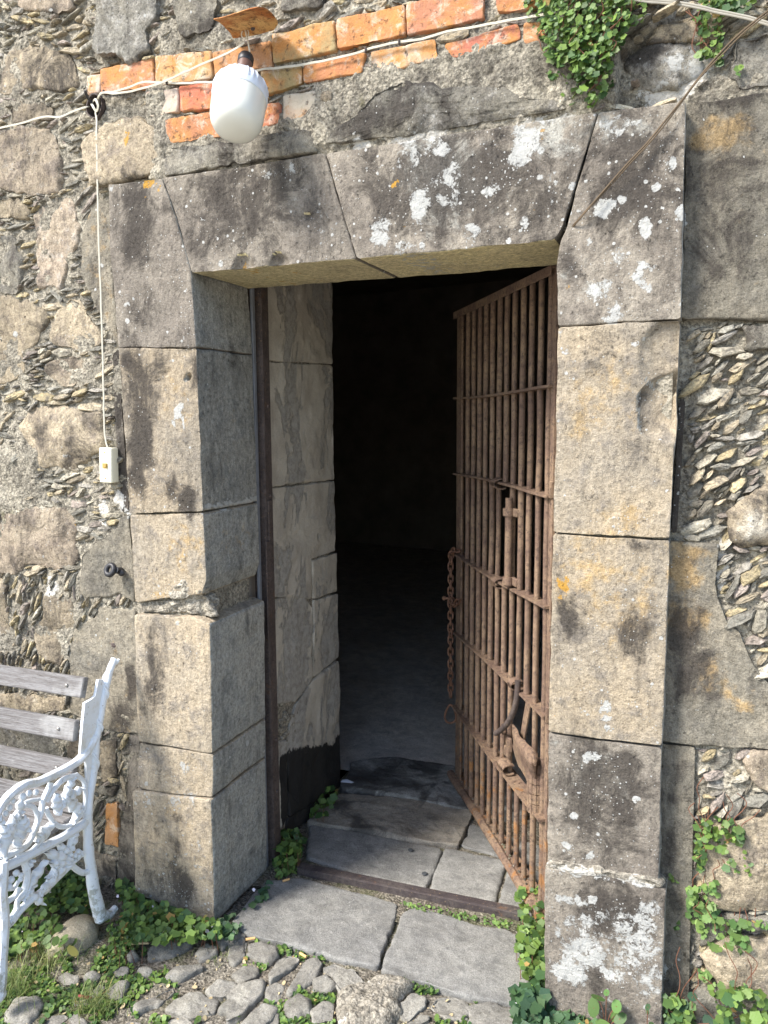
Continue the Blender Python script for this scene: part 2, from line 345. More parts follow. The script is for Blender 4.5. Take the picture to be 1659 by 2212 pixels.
def wood():
    n = NT('weathered_wood'); P = n.vec((.8, 14, 14)); g = n.noise(9, 9, .7, .4, P); g2 = n.noise(34, 8, .7, P=P); big = n.noise(6, 5, .6)
    col = n.mix(n.ramp(g, .36, .64), (.235, .23, .23), (.14, .13, .125)); col = n.mix(n.ramp(g2, .5, .68), col, (.08, .07, .065)); col = n.mix(n.ma('MULTIPLY', n.ramp(big, .5, .65), .6), col, (.40, .40, .39))
    return n.out(col, n.bump(n.ma('ADD', g, g2), .7, .004), .85)
M['wood'] = wood()
def plain(name, col, rough=.5, spec=.4, var=.08, sc=40, bump=0, metal=0, sss=0):
    n = NT(name); g = n.noise(sc, 5, .65); c = n.mul(n.mix(1.0, col, col), n.ma('ADD', n.ma('MULTIPLY', g, var * 2), 1 - var))
    n.b.inputs['Specular IOR Level'].default_value = spec; n.b.inputs['Metallic'].default_value = metal
    if sss: n.b.inputs['Subsurface Weight'].default_value = sss; n.b.inputs['Subsurface Radius'].default_value = (.03, .03, .028)
    return n.out(c, n.bump(g, bump, .003) if bump else None, rough)
M['cable'] = plain('cream_cable', (.56, .53, .44), .55, var=.15, sc=25)
M['cablegrey'] = plain('grey_cable', (.33, .31, .26), .6, var=.2, sc=25)
M['dome'] = plain('frosted_diffuser', (.72, .72, .65), .12, .5, .02, 8, sss=.25)
M['bulbwhite'] = plain('white_plastic', (.62, .68, .75), .35, .4, .03)
M['switch'] = plain('cream_switch_plastic', (.86, .83, .66), .35, .4, .04)
M['toggle'] = plain('brass_tan_plastic', (.50, .34, .10), .35, .4, .1)
M['brass'] = plain('brass_screw', (.45, .30, .10), .35, .5, .2, metal=.8)
M['bakelite'] = plain('brown_bakelite', (.13, .075, .06), .45, .4, .2)
M['rubber'] = plain('black_rubber', (.025, .025, .028), .45, .4, .3)
M['dark'] = plain('dark_void', (.012, .010, .008), .95, .1, .3)
M['steel'] = plain('steel_bolt', (.42, .40, .37), .4, .5, .2, metal=.9)
M['vine'] = plain('dry_vine', (.115, .085, .055), .8, .2, .4, 60)
M['stem'] = plain('plant_stem', (.17, .08, .05), .7, .2, .4, 60)
M['butt'] = plain('cigarette_filter', (.62, .38, .17), .8, .2, .3, 200)
M['petal'] = plain('red_petal', (.30, .03, .06), .6, .3, .3)
M['paper'] = plain('paper_scrap', (.62, .66, .74), .8, .2, .1)
M['flower'] = plain('pale_flower', (.72, .66, .74), .6, .2, .1)
M['gum'] = plain('trodden_gum', (.06, .065, .07), .8, .2, .3)
M['straw'] = plain('dry_straw', (.42, .34, .20), .8, .2, .3)
M['roomwall'] = plain('sooty_plaster', (.26, .22, .18), .95, .1, .6, 4, .4)
def leaf_mat(name, a, b):
    n = NT(name); t = n.sep(n.attr('tint').outputs['Color']); col = n.mix(t[0], a, b); col = n.mul(col, n.ma('ADD', n.ma('MULTIPLY', t[1], .7), .65))
    col = n.mix(n.ramp(t[2], .985, .99), col, (.42, .28, .10))
    n.b.inputs['Subsurface Weight'].default_value = 0
    tr = n.new('ShaderNodeBsdfTranslucent'); n.put(tr.inputs[0], n.mul(col, 1.3)); mx = n.new('ShaderNodeMixShader'); mx.inputs[0].default_value = .3
    n.put(n.b.inputs['Base Color'], col); n.b.inputs['Roughness'].default_value = .5; n.b.inputs['Specular IOR Level'].default_value = .35
    n.put(n.b.inputs['Normal'], n.bump(n.noise(220, 3, .5), .3, .002))
    o = [q for q in n.t.nodes if q.type == 'OUTPUT_MATERIAL'][0]
    n.t.links.new(n.b.outputs[0], mx.inputs[1]); n.t.links.new(tr.outputs[0], mx.inputs[2]); n.t.links.new(mx.outputs[0], o.inputs[0]); return n.m
M['leaf'] = leaf_mat('creeper_leaf', (.045, .10, .035), (.17, .26, .055))
M['leafdark'] = leaf_mat('dark_creeper_leaf', (.035, .08, .045), (.085, .16, .06))
M['leafpale'] = leaf_mat('pale_weed_leaf', (.08, .16, .05), (.20, .30, .08))
M['grass'] = leaf_mat('grass_blade', (.10, .17, .045), (.32, .34, .14))
def plaster_mat():
    n = NT('flaking_plaster_stone'); at = n.sep(n.attr('m').outputs['Color']); P2 = n.vec((1, 1, .55))
    g = n.noise(4.5, 10, .7, .4, P2); g2 = n.noise(38, 8, .75); g3 = n.noise(260, 4, .7)
    stone = n.mix(n.ramp(g2, .4, .65), (.42, .40, .36), (.28, .265, .235)); pl = n.mix(n.ramp(n.noise(8, 6, .6), .4, .65), (.56, .52, .44), (.45, .41, .345))
    mk_ = n.ramp(g, .50, .53); col = n.mix(mk_, pl, stone)
    dr = n.ramp(n.noise(26, 8, .75, 1, n.vec((1, 1, .22))), .60, .65); col = n.mix(n.ma('MULTIPLY', dr, n.ma('MULTIPLY', at[1], .8)), col, (.44, .43, .40))
    col = n.mul(col, n.ma('ADD', n.ma('MULTIPLY', g3, .8), .6))
    tar = n.ramp(n.ma('ADD', at[0], n.ma('MULTIPLY', n.ma('SUBTRACT', n.noise(14, 8, .7, P=P2), .5), 1.2)), .48, .56); col = n.mix(n.ma('MULTIPLY', tar, .96), col, (.012, .012, .013))
    h = n.ma('ADD', n.ma('MULTIPLY', mk_, -.5), n.ma('ADD', n.ma('MULTIPLY', g2, .5), n.ma('MULTIPLY', g3, .2)))
    return n.out(col, n.bump(h, .8, .010), n.ramp(tar, 0, 1, .9, .7))
M['plaster'] = plaster_mat()
# ------------------------------------------------------------ stains: places on the wall where crust, lichen and ochre sit
def B(x, y, rx, ry, w_=1.0): p = onY(x, y); return (p[0], p[2], rx * 1.1e-3, ry * 1.1e-3, w_)
CR = [B(540, 440, 210, 110, .75), B(430, 520, 60, 60, .6), B(950, 400, 240, 120, .85), B(1150, 420, 70, 110, .9), B(1380, 380, 110, 130, .8), B(1330, 430, 60, 80, .9), B(1400, 600, 80, 80, .45),
      B(290, 480, 70, 130, .85), B(300, 640, 70, 120, .6), B(300, 900, 45, 200, .95), B(405, 1080, 30, 40, 1.0), B(300, 1030, 40, 60, .9), B(370, 1060, 20, 40, .7), B(430, 790, 25, 60, .7), B(330, 790, 60, 50, .5),
      B(340, 1490, 40, 80, .55), B(330, 1400, 30, 60, .4), B(380, 1800, 90, 100, .3), B(1230, 590, 30, 60, .8), B(1300, 760, 60, 60, .4), B(1380, 900, 60, 120, .35), B(1370, 1370, 45, 60, .7), B(1240, 1330, 25, 50, .7), B(1400, 1180, 40, 20, .5),
      B(1300, 1720, 130, 130, .75), B(1300, 1880, 120, 60, .5), B(1310, 1960, 110, 60, .85), B(1300, 2130, 90, 50, .35), B(1480, 1400, 40, 160, .7), B(1560, 420, 90, 220, .55), B(1500, 1450, 60, 90, .6), B(1460, 1900, 40, 250, .5),
      B(245, 1560, 60, 60, .7), B(270, 1480, 20, 60, .8), B(240, 1700, 40, 200, .7), B(60, 330, 70, 60, .6), B(80, 20, 100, 30, .6), B(1200, 90, 60, 40, .3), B(1400, 90, 60, 30, .9), B(500, 330, 120, 20, .5), B(130, 960, 60, 20, .3), B(1000, 160, 240, 50, .7), B(820, 250, 160, 40, .8), B(450, 60, 110, 45, .7), B(520, 300, 180, 20, .6), B(1250, 180, 60, 50, .6), B(1600, 190, 80, 20, .8), B(240, 560, 90, 160, .3), B(380, 600, 60, 120, .35), B(1330, 1650, 100, 60, .7), B(380, 1900, 90, 70, .8), B(310, 560, 30, 200, .6), B(560, 380, 220, 30, .5)]
WH = [B(900, 320, 90, 50, .8), B(965, 400, 50, 70, .75), B(910, 450, 30, 40, 1.15), B(825, 505, 25, 40, 1.1), B(1140, 305, 32, 45, 1.2), B(1125, 345, 25, 30, 1.1), B(780, 305, 20, 18, 1.1), B(1060, 410, 28, 22, 1.0), B(955, 330, 22, 18, 1.1), B(1020, 500, 30, 20, .9), B(880, 540, 60, 25, .8), B(1130, 480, 14, 24, 1.0), B(1190, 400, 14, 70, .7), B(1330, 270, 60, 30, .75), B(1180, 270, 100, 25, .7), B(1310, 455, 26, 24, 1.1), B(1400, 490, 16, 22, 1.1), B(1445, 353, 12, 14, 1.15), B(1340, 290, 12, 14, 1.2), B(1290, 625, 30, 26, 1.05), B(1320, 680, 26, 22, 1.0), B(1390, 590, 18, 40, .95), B(1330, 540, 30, 30, .7), B(1265, 520, 12, 14, .9), B(1470, 455, 10, 20, 1.1), B(1400, 620, 14, 20, .9), B(630, 370, 12, 20, .9), B(700, 480, 30, 50, .6), B(590, 380, 40, 20, .6), B(240, 410, 12, 12, 1.1),
      B(385, 890, 16, 26, 1.3), B(378, 915, 5, 16, 1.2), B(397, 912, 4, 22, 1.2), B(405, 868, 9, 8, 1.2), B(440, 1100, 10, 12, 1.2), B(1305, 1530, 14, 12, 1.25), B(1308, 1552, 14, 10, 1.2), B(1309, 1578, 12, 12, 1.2), B(1263, 1546, 8, 8, 1.2), B(1278, 1635, 20, 18, 1.1), B(1230, 1825, 12, 12, 1.15), B(1277, 1850, 12, 12, 1.2), B(1345, 1148, 10, 8, 1.1), B(1225, 755, 14, 14, .9), B(1215, 720, 12, 12, .8),
      B(1250, 1880, 70, 14, .9), B(1370, 1900, 70, 12, .85), B(1230, 1940, 40, 20, 1.0), B(1280, 1935, 14, 16, 1.2), B(1270, 2050, 70, 45, 1.05), B(1380, 2030, 60, 40, .95), B(1230, 2090, 50, 40, 1.1), B(1320, 2080, 60, 40, .95), B(1400, 2110, 40, 50, .85), B(1310, 2090, 22, 18, 1.2), B(1410, 1960, 30, 30, .85), B(1300, 2150, 60, 20, .6), B(1330, 1990, 100, 50, .72), B(1260, 1990, 50, 30, .85), B(1390, 1990, 40, 40, .9), B(1350, 2060, 90, 60, .8), B(1240, 2030, 50, 60, .85),
      B(400, 1720, 70, 50, .7), B(410, 1650, 50, 40, .72), B(330, 1730, 30, 20, .8), B(440, 1850, 30, 80, .6), B(380, 1830, 60, 60, .5), B(350, 1290, 50, 12, .6), B(1480, 115, 50, 60, .9), B(1440, 180, 50, 25, .9), B(1560, 1230, 12, 60, .9), B(60, 1140, 30, 20, .3), B(330, 1960, 60, 30, .5), B(130, 990, 30, 14, .8), B(110, 960, 14, 12, .8), B(208, 1112, 18, 34, 1.2), B(246, 1082, 22, 28, 1.1), B(262, 1110, 12, 14, 1.2), B(95, 1270, 26, 40, .9)]
OR = [B(322, 395, 26, 12, 1.0), B(345, 408, 10, 14, 1.0), B(275, 300, 14, 25, .95), B(315, 425, 8, 8, .9), B(385, 455, 8, 10, .8), B(855, 398, 9, 8, 1.1), B(1160, 455, 6, 8, .9), B(1170, 285, 10, 8, 1.0), B(870, 490, 6, 5, .9), B(1225, 615, 14, 40, .55), B(1216, 1270, 10, 30, .9), B(1170, 300, 6, 6, 1.0), B(150, 1140, 5, 5, 1.1), B(1197, 1546, 5, 5, 1.0), B(460, 1700, 10, 30, .5), B(530, 575, 22, 10, .8), B(600, 572, 20, 10, .7)]
EX = [B(960, 380, 120, 130, .8), B(1200, 300, 50, 70, .8), B(1350, 280, 100, 40, .6), B(1250, 600, 50, 60, .4), B(1300, 850, 90, 100, .5), B(1260, 900, 60, 60, .5), B(1280, 1230, 80, 90, .6), B(1340, 1300, 90, 140, .5), B(1350, 1120, 70, 40, .6), B(380, 880, 60, 120, .4), B(400, 1180, 60, 80, .6), B(350, 1300, 60, 20, .8), B(1300, 1680, 100, 60, .5), B(1560, 270, 60, 40, .9), B(1480, 1230, 40, 60, 1.0), B(1490, 1340, 40, 50, .8), B(1530, 1470, 40, 50, .7), B(1600, 1530, 40, 30, .7), B(1640, 1140, 40, 40, .9), B(600, 470, 120, 60, .3), B(200, 260, 40, 30, .5), B(390, 1750, 70, 60, .3)]
def masks(P, base=(.0, .0, .0, .0)):
    P = np.asarray(P, float); out = np.empty((len(P), 4)); wx = P[:, 0] + .010 * vn(P * 38, 5) + .006 * vn(P * 95, 6); wz = P[:, 2] + .010 * vn(P * 38, 8) + .006 * vn(P * 95, 9)
    lo = P.min(0) - .1; hi = P.max(0) + .1
    for c, L in enumerate((CR, WH, OR, EX)):
        v = np.full(len(P), float(base[c]))
        for (x, z, rx, rz, wt) in L:
            if x + 1.5 * rx < lo[0] or x - 1.5 * rx > hi[0] or z + 1.5 * rz < lo[2] or z - 1.5 * rz > hi[2]: continue
            d = np.sqrt(((wx - x) / rx) ** 2 + ((wz - z) / rz) ** 2); soft = (1.9, .1) if c in (0, 3) else (1.5, .45)
            k = np.clip((soft[0] - d) / (soft[0] - soft[1]), 0, 1); v = np.maximum(v, wt * k * k * (3 - 2 * k))
        out[:, c] = v
    return out
# ------------------------------------------------------------ dressed or rough stone from an outline
def stone(name, loop, c_front, depth, mat, parent=None, frame='wall', h=.006, rim=.010, amp=.0015, fr=9, wob=.003, wf=22, bulge=0.0, edge=.35, tilt=(0, 0), base=(0, 0, 0, 0), seed=None, mfun=masks, round_=1, faceted=0.0, side=None, scoop=()):
    """loop: outline in the frame's plane (a, b); c_front: where its face lies outwards; depth: how far it goes in"""
    seed = seed if seed is not None else random.randrange(1000)
    L = np.asarray(loop, float)
    area = .5 * np.sum(L[:, 0] * np.roll(L[:, 1], -1) - L[:, 1] * np.roll(L[:, 0], -1))
    if area < 0: L = L[::-1]
    for _ in range(round_):                                   # cut the corners a little
        q = []
        for i in range(len(L)):
            a, b, c = L[i - 1], L[i], L[(i + 1) % len(L)]
            t = min(.25, rim * .9 / (np.linalg.norm(b - a) + 1e-9)); t2 = min(.25, rim * .9 / (np.linalg.norm(c - b) + 1e-9))
            q += [b + (a - b) * t, b + (c - b) * t2]
        L = np.array(q)
    seg = np.roll(L, -1, 0) - L; ln = np.linalg.norm(seg, axis=1); per = ln.sum(); N = max(16, int(per / h)); s = np.arange(N) * per / N; cum = np.concatenate([[0], np.cumsum(ln)])
    idx = np.clip(np.searchsorted(cum, s, 'right') - 1, 0, len(L) - 1); b = L[idx] + seg[idx] * ((s - cum[idx]) / (ln[idx] + 1e-12))[:, None]
    ar = .5 * np.sum(b[:, 0] * np.roll(b[:, 1], -1) - b[:, 1] * np.roll(b[:, 0], -1)); k = (b[:, 0] * np.roll(b[:, 1], -1) - np.roll(b[:, 0], -1) * b[:, 1])
    cen = np.array([np.sum((b[:, 0] + np.roll(b[:, 0], -1)) * k), np.sum((b[:, 1] + np.roll(b[:, 1], -1)) * k)]) / (6 * ar)
    b3 = np.concatenate([b, np.full((N, 1), seed * .37)], 1)
    dirv = b - cen; rad = np.linalg.norm(dirv, axis=1); dirv /= rad[:, None]
    b = b + dirv * (wob * (fbm(b3, wf, 4, seed, .65) * 1.6))[:, None]; rad = np.linalg.norm(b - cen, axis=1)
    er = rim * (1 + edge * 1.8 * fbm(b3, 14, 4, seed + 3)); er = np.clip(er, rim * .25, rim * 3)
    rings = []; meta = []
    ns = max(2, int(depth / (h * 1.6)))
    for j in range(ns): rings.append((np.zeros(N), c_front - depth + (depth - er) * j / ns)); meta.append(0.0)
    for j in range(5):
        a = math.pi / 2 * j / 4; rings.append((er * (1 - math.cos(a)), c_front - er * (1 - math.sin(a)))); meta.append(j / 4)
    nf = max(3, int(np.median(rad) / h))
    for j in range(1, nf): rings.append((er + (rad - er) * (j / nf), np.full(N, c_front))); meta.append(1.0)
    A = []; 
    for (ins, c), mt in zip(rings, meta):
        p = cen + (b - cen) * (np.clip(1 - ins / rad, 0, 1))[:, None]; c = np.broadcast_to(c, (N,))
        A.append(np.concatenate([p, c[:, None]], 1))
    m = len(A); V = np.concatenate(A + [np.array([[cen[0], cen[1], c_front]])]); fr_ = np.concatenate([np.repeat(meta, N), [1.0]]); ins_n = np.concatenate([np.concatenate([np.clip(r[0] / rad, 0, 1) for r in rings]), [1]])
    Q3 = V + seed * 3.1
    d = amp * (fbm(Q3, fr, 5, seed, .55) * 1.8) + .0006 * fbm(Q3, 160, 2, seed + 9)
    if faceted: f1 = fbm(Q3, fr * .55, 2, seed + 20); d = d + faceted * (np.abs(f1) * 1.6 - .4 + .8 * np.round(fbm(Q3, fr * .8, 2, seed + 31) * 3) / 3)
    d2 = d + bulge * (1 - (1 - ins_n) ** 2.2) * fr_
    out = np.concatenate([np.tile(dirv, (m, 1)), [[0, 0]]])
    for (sa, sb, sr, sd) in scoop:
        q_ = np.hypot(V[:, 0] - sa + .01 * vn(Q3 * 25, 3), V[:, 1] - sb + .01 * vn(Q3 * 25, 4)) / sr; d2 = d2 - sd * np.sqrt(np.clip(1 - q_ * q_, 0, 1))
    V[:, 2] += d2 * fr_; V[:, :2] += out * (d * (1 - fr_))[:, None]
    V[:, 2] += ((V[:, 0] - cen[0]) * tilt[0] + (V[:, 1] - cen[1]) * tilt[1]) * fr_
    i = np.arange(N); j = np.arange(m - 1)[:, None]; Qd = np.stack([j * N + i, j * N + (i + 1) % N, (j + 1) * N + (i + 1) % N, (j + 1) * N + i], -1).reshape(-1, 4)
    T = np.stack([(m - 1) * N + i, (m - 1) * N + (i + 1) % N, np.full(N, m * N)], -1)
    if frame == 'wall': W = np.stack([V[:, 0], -V[:, 2], V[:, 1]], 1)
    elif frame == 'ground': W = V
    elif frame == 'xplane': W = np.stack([V[:, 2], V[:, 0], V[:, 1]], 1)      # a = y, b = z, outwards = +x
    if frame == 'wall': pass
    ob = mk(name, W, Qd, T, mat, parent, True, mfun(W, base) if mfun else np.tile(np.array(base, float), (len(W), 1)))
    if side:                                                  # soffit and reveal get less crust; bounce light and shade put into their colour
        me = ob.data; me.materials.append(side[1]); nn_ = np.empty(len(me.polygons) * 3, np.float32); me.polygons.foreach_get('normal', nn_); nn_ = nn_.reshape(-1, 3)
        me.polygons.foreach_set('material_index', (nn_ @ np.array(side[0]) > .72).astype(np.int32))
    return ob
def wl(px, Y=0.0): return [tuple(onY(x, y, Y)[[0, 2]]) for x, y in px]
def gl(px, Z=0.0): return [tuple(onZ(x, y, Z)[[0, 1]]) for x, y in px]
def xl(px, X): return [tuple(onX(x, y, X)[[1, 2]]) for x, y in px]
# ------------------------------------------------------------ the setting: ground, cell behind the doorway
def sheet(name, x0, x1, y0, y1, z, step, mat, amp=0, fr=6, parent=None, holes=None, kind='structure', dz=None, dens=None):
    nx = max(2, int((x1 - x0) / step) + 1); ny = max(2, int((y1 - y0) / step) + 1)
    X, Y = np.meshgrid(np.linspace(x0, x1, nx), np.linspace(y0, y1, ny)); P = np.stack([X.ravel(), Y.ravel(), np.full(X.size, z)], 1)
    if amp: P[:, 2] += amp * fbm(P, fr, 5, 3) * 1.5
    if dz: P[:, 2] += dz(P)
    i = np.arange(ny - 1)[:, None] * nx + np.arange(nx - 1); Q = np.stack([i, i + 1, i + nx + 1, i + nx], -1).reshape(-1, 4)
    o = mk(name, P, Q, None, mat, parent); 
    if kind: o['kind'] = kind
    return o
def soil_dz(P):      # the ground sinks outside the worked patch so the wide sheet lies under it
    e = np.minimum(np.minimum(P[:, 0] + 2.9, 1.2 - P[:, 0]), P[:, 1] + 1.6); return -.05 * np.clip(1 - e / .15, 0, 1)
sheet('ground', -2.9, 1.2, -1.6, .40, -.016, .0075, M['soil'], .007, 9, dz=soil_dz)
sheet('wider_ground', -30, 30, -30, .6, -.07, 3.0, M['yard'], 0)
# cell behind the doorway
def shell(name, pts, mat, amp=0, step=.08):
    """a wall between two corners in plan (x, y), inside face on the left of its direction"""
    (x0, y0), (x1, y1), z0, z1 = pts; L = math.hypot(x1 - x0, y1 - y0); nu = max(2, int(L / step)); nv = max(2, int((z1 - z0) / step))
    U, V = np.meshgrid(np.linspace(0, 1, nu), np.linspace(0, 1, nv)); P = np.stack([x0 + (x1 - x0) * U.ravel(), y0 + (y1 - y0) * U.ravel(), z0 + (z1 - z0) * V.ravel()], 1)
    n = np.array([-(y1 - y0), x1 - x0, 0]) / L
    if amp: P += n * (amp * fbm(P, 2.5, 5, 4) * 1.5)[:, None]
    i = np.arange(nv - 1)[:, None] * nu + np.arange(nu - 1); Q = np.stack([i, i + 1, i + nu + 1, i + nu], -1).reshape(-1, 4)
    m = MB(); o = mk(name, P, Q, None, mat); o['kind'] = 'structure'; return o
sheet('cell_floor', -5.0, 2.2, 1.08, 7.3, .012, .03, M['roomfloor'], .008, 2.5)
shell('cell_back_wall', ((2.2, 6.3), (-5.0, 7.1), -.05, 3.2), M['roomwall'], .03)
shell('cell_left_wall', ((-4.9, 7.2), (-4.9, .9), -.05, 3.2), M['roomwall'], .02)
shell('cell_right_wall', ((2.1, .9), (2.1, 7.2), -.05, 3.2), M['roomwall'], .02)
cm = MB(); cm.box((-1.4, 4.1, 3.12), (7.3, 6.6, .1)); tag(cm.build('cell_ceiling', M['roomwall'], smooth=False), kind='structure')
core = MB()      # the thick of the wall behind its facing stones
core.box((-4.62, .53, 1.7), (6.46, .78, 3.7)); core.box((1.87, .53, 1.7), (4.26, .78, 3.7)); core.box((-.83, .61, 2.95), (1.13, .62, 1.2))
core.box((-.83, .18, 2.85), (1.11, .06, 1.0))
tag(core.build('wall_core', M['roomwall'], smooth=False), kind='structure')
# ------------------------------------------------------------ dressed stone surround of the doorway
SUR = empty('door_surround', (-.85, .0, 0), 'weathered cut-stone surround framing the dark doorway, lintel spotted with white lichen', 'door surround')
D = M['dressed']; DK = M['darkstone']
def blk(px, mat=D, out=0.0, depth=.30, label=None, name='stone_block', **k):
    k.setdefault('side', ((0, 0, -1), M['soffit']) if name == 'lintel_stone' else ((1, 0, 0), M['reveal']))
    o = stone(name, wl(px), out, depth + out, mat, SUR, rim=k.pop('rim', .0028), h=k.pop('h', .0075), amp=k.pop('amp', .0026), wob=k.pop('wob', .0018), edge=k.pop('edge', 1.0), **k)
    if label: o['label'] = label
    return o
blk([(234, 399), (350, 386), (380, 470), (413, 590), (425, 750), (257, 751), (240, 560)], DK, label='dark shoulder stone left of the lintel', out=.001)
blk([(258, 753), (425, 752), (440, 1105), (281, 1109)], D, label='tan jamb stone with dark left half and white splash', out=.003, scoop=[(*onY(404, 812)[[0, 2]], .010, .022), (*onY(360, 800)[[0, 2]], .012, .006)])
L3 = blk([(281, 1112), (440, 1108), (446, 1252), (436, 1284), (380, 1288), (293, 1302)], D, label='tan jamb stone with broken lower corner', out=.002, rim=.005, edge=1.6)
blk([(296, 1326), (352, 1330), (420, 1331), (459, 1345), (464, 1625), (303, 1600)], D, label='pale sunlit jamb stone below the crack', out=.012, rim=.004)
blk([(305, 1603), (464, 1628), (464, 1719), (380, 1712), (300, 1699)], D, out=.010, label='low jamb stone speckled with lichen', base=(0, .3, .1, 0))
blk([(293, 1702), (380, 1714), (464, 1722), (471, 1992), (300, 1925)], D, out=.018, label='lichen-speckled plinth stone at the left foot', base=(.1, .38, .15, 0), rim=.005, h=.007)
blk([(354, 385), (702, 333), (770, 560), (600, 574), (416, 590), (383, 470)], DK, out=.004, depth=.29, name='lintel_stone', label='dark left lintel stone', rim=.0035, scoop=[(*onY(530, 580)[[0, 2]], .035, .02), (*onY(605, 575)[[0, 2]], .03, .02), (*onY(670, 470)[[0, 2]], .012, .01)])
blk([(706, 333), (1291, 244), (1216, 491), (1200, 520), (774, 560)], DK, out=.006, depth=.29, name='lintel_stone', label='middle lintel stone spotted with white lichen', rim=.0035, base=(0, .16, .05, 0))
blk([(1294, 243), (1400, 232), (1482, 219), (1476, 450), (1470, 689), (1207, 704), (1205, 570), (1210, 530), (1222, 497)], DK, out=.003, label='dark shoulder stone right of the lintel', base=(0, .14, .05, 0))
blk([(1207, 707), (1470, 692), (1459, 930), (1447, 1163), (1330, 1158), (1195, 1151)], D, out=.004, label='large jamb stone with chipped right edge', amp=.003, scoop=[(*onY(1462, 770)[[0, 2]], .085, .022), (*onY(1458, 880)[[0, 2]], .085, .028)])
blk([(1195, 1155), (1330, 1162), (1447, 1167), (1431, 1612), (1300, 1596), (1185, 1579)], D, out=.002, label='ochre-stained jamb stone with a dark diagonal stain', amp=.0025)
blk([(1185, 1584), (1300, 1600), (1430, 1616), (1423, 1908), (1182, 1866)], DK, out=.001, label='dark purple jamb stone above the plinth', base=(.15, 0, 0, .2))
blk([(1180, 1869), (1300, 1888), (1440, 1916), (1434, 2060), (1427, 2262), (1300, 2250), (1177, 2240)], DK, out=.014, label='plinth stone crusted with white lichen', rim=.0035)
# backing so that joints are not see-through, and crumbled mortar in the big crack
jm = MB(); 
for (a, b2) in (((262, 1000), (436, 1010)),):
    pass
def slabbox(name, x0, x1, y0, y1, z0, z1, mat, parent): m = MB(); m.box(((x0 + x1) / 2, (y0 + y1) / 2, (z0 + z1) / 2), (x1 - x0, y1 - y0, z1 - z0)); return m.build(name, mat, parent, smooth=False)
slabbox('joint_mortar', -1.62, -1.366, .022, .27, -.06, 2.12, M['mortar'], SUR)
slabbox('joint_mortar', -.312, -.062, .022, .27, -.06, 2.2, M['mortar'], SUR)
slabbox('joint_mortar', -1.60, -.10, .022, .27, 1.995, 2.16, M['mortar'], SUR)
def lump(name, px, Y, r, mat, parent, sc=(1, .6, .5), seed=1):
    p = onY(px[0], px[1], Y); m = MB(); m.ball(p, (r * sc[0], r * sc[1], r * sc[2]), 18); V = np.array(m.V); dn = V - p; V = p + dn * (1 + .6 * fbm(V, 45, 4, seed))[:, None]
    m.V = [tuple(v) for v in V]; return m
def strip(name, px, out, amp, mat='mortarlight'): return stone(name, wl(px), out, .04, M[mat], SUR, h=.005, rim=.008, amp=amp, fr=26, wob=.007, edge=1.5, wf=40, seed=len(name) + len(px))
strip('crumbled_joint', [(291, 1300), (340, 1300), (400, 1288), (438, 1284), (450, 1300), (458, 1338), (430, 1330), (352, 1327), (296, 1322)], -.012, .012)
strip('crumbled_joint', [(385, 1262), (400, 1248), (436, 1250), (446, 1268), (440, 1285), (402, 1292), (370, 1296), (360, 1286)], .004, .008)
stone('squared_stone', wl([(1468, 860), (1480, 862), (1462, 1150), (1450, 1150)], .04), -.035, .05, M['darkstone'], SUR, h=.006, rim=.003, amp=.003, seed=91, mfun=lambda P, b_=None: np.tile((1.0, .42, 0, 0), (len(P), 1)))['label'] = 'narrow dark strip with white flecks, painted shade of the gap beside the right rubble'  # dark piece added for the shaded recess here; its white flecks are paint
strip('mortar_fillet', [(1183, 1858), (1215, 1856), (1260, 1868), (1300, 1872), (1345, 1884), (1400, 1890), (1432, 1902), (1436, 1915), (1330, 1897), (1250, 1884), (1182, 1872)], .012, .007)
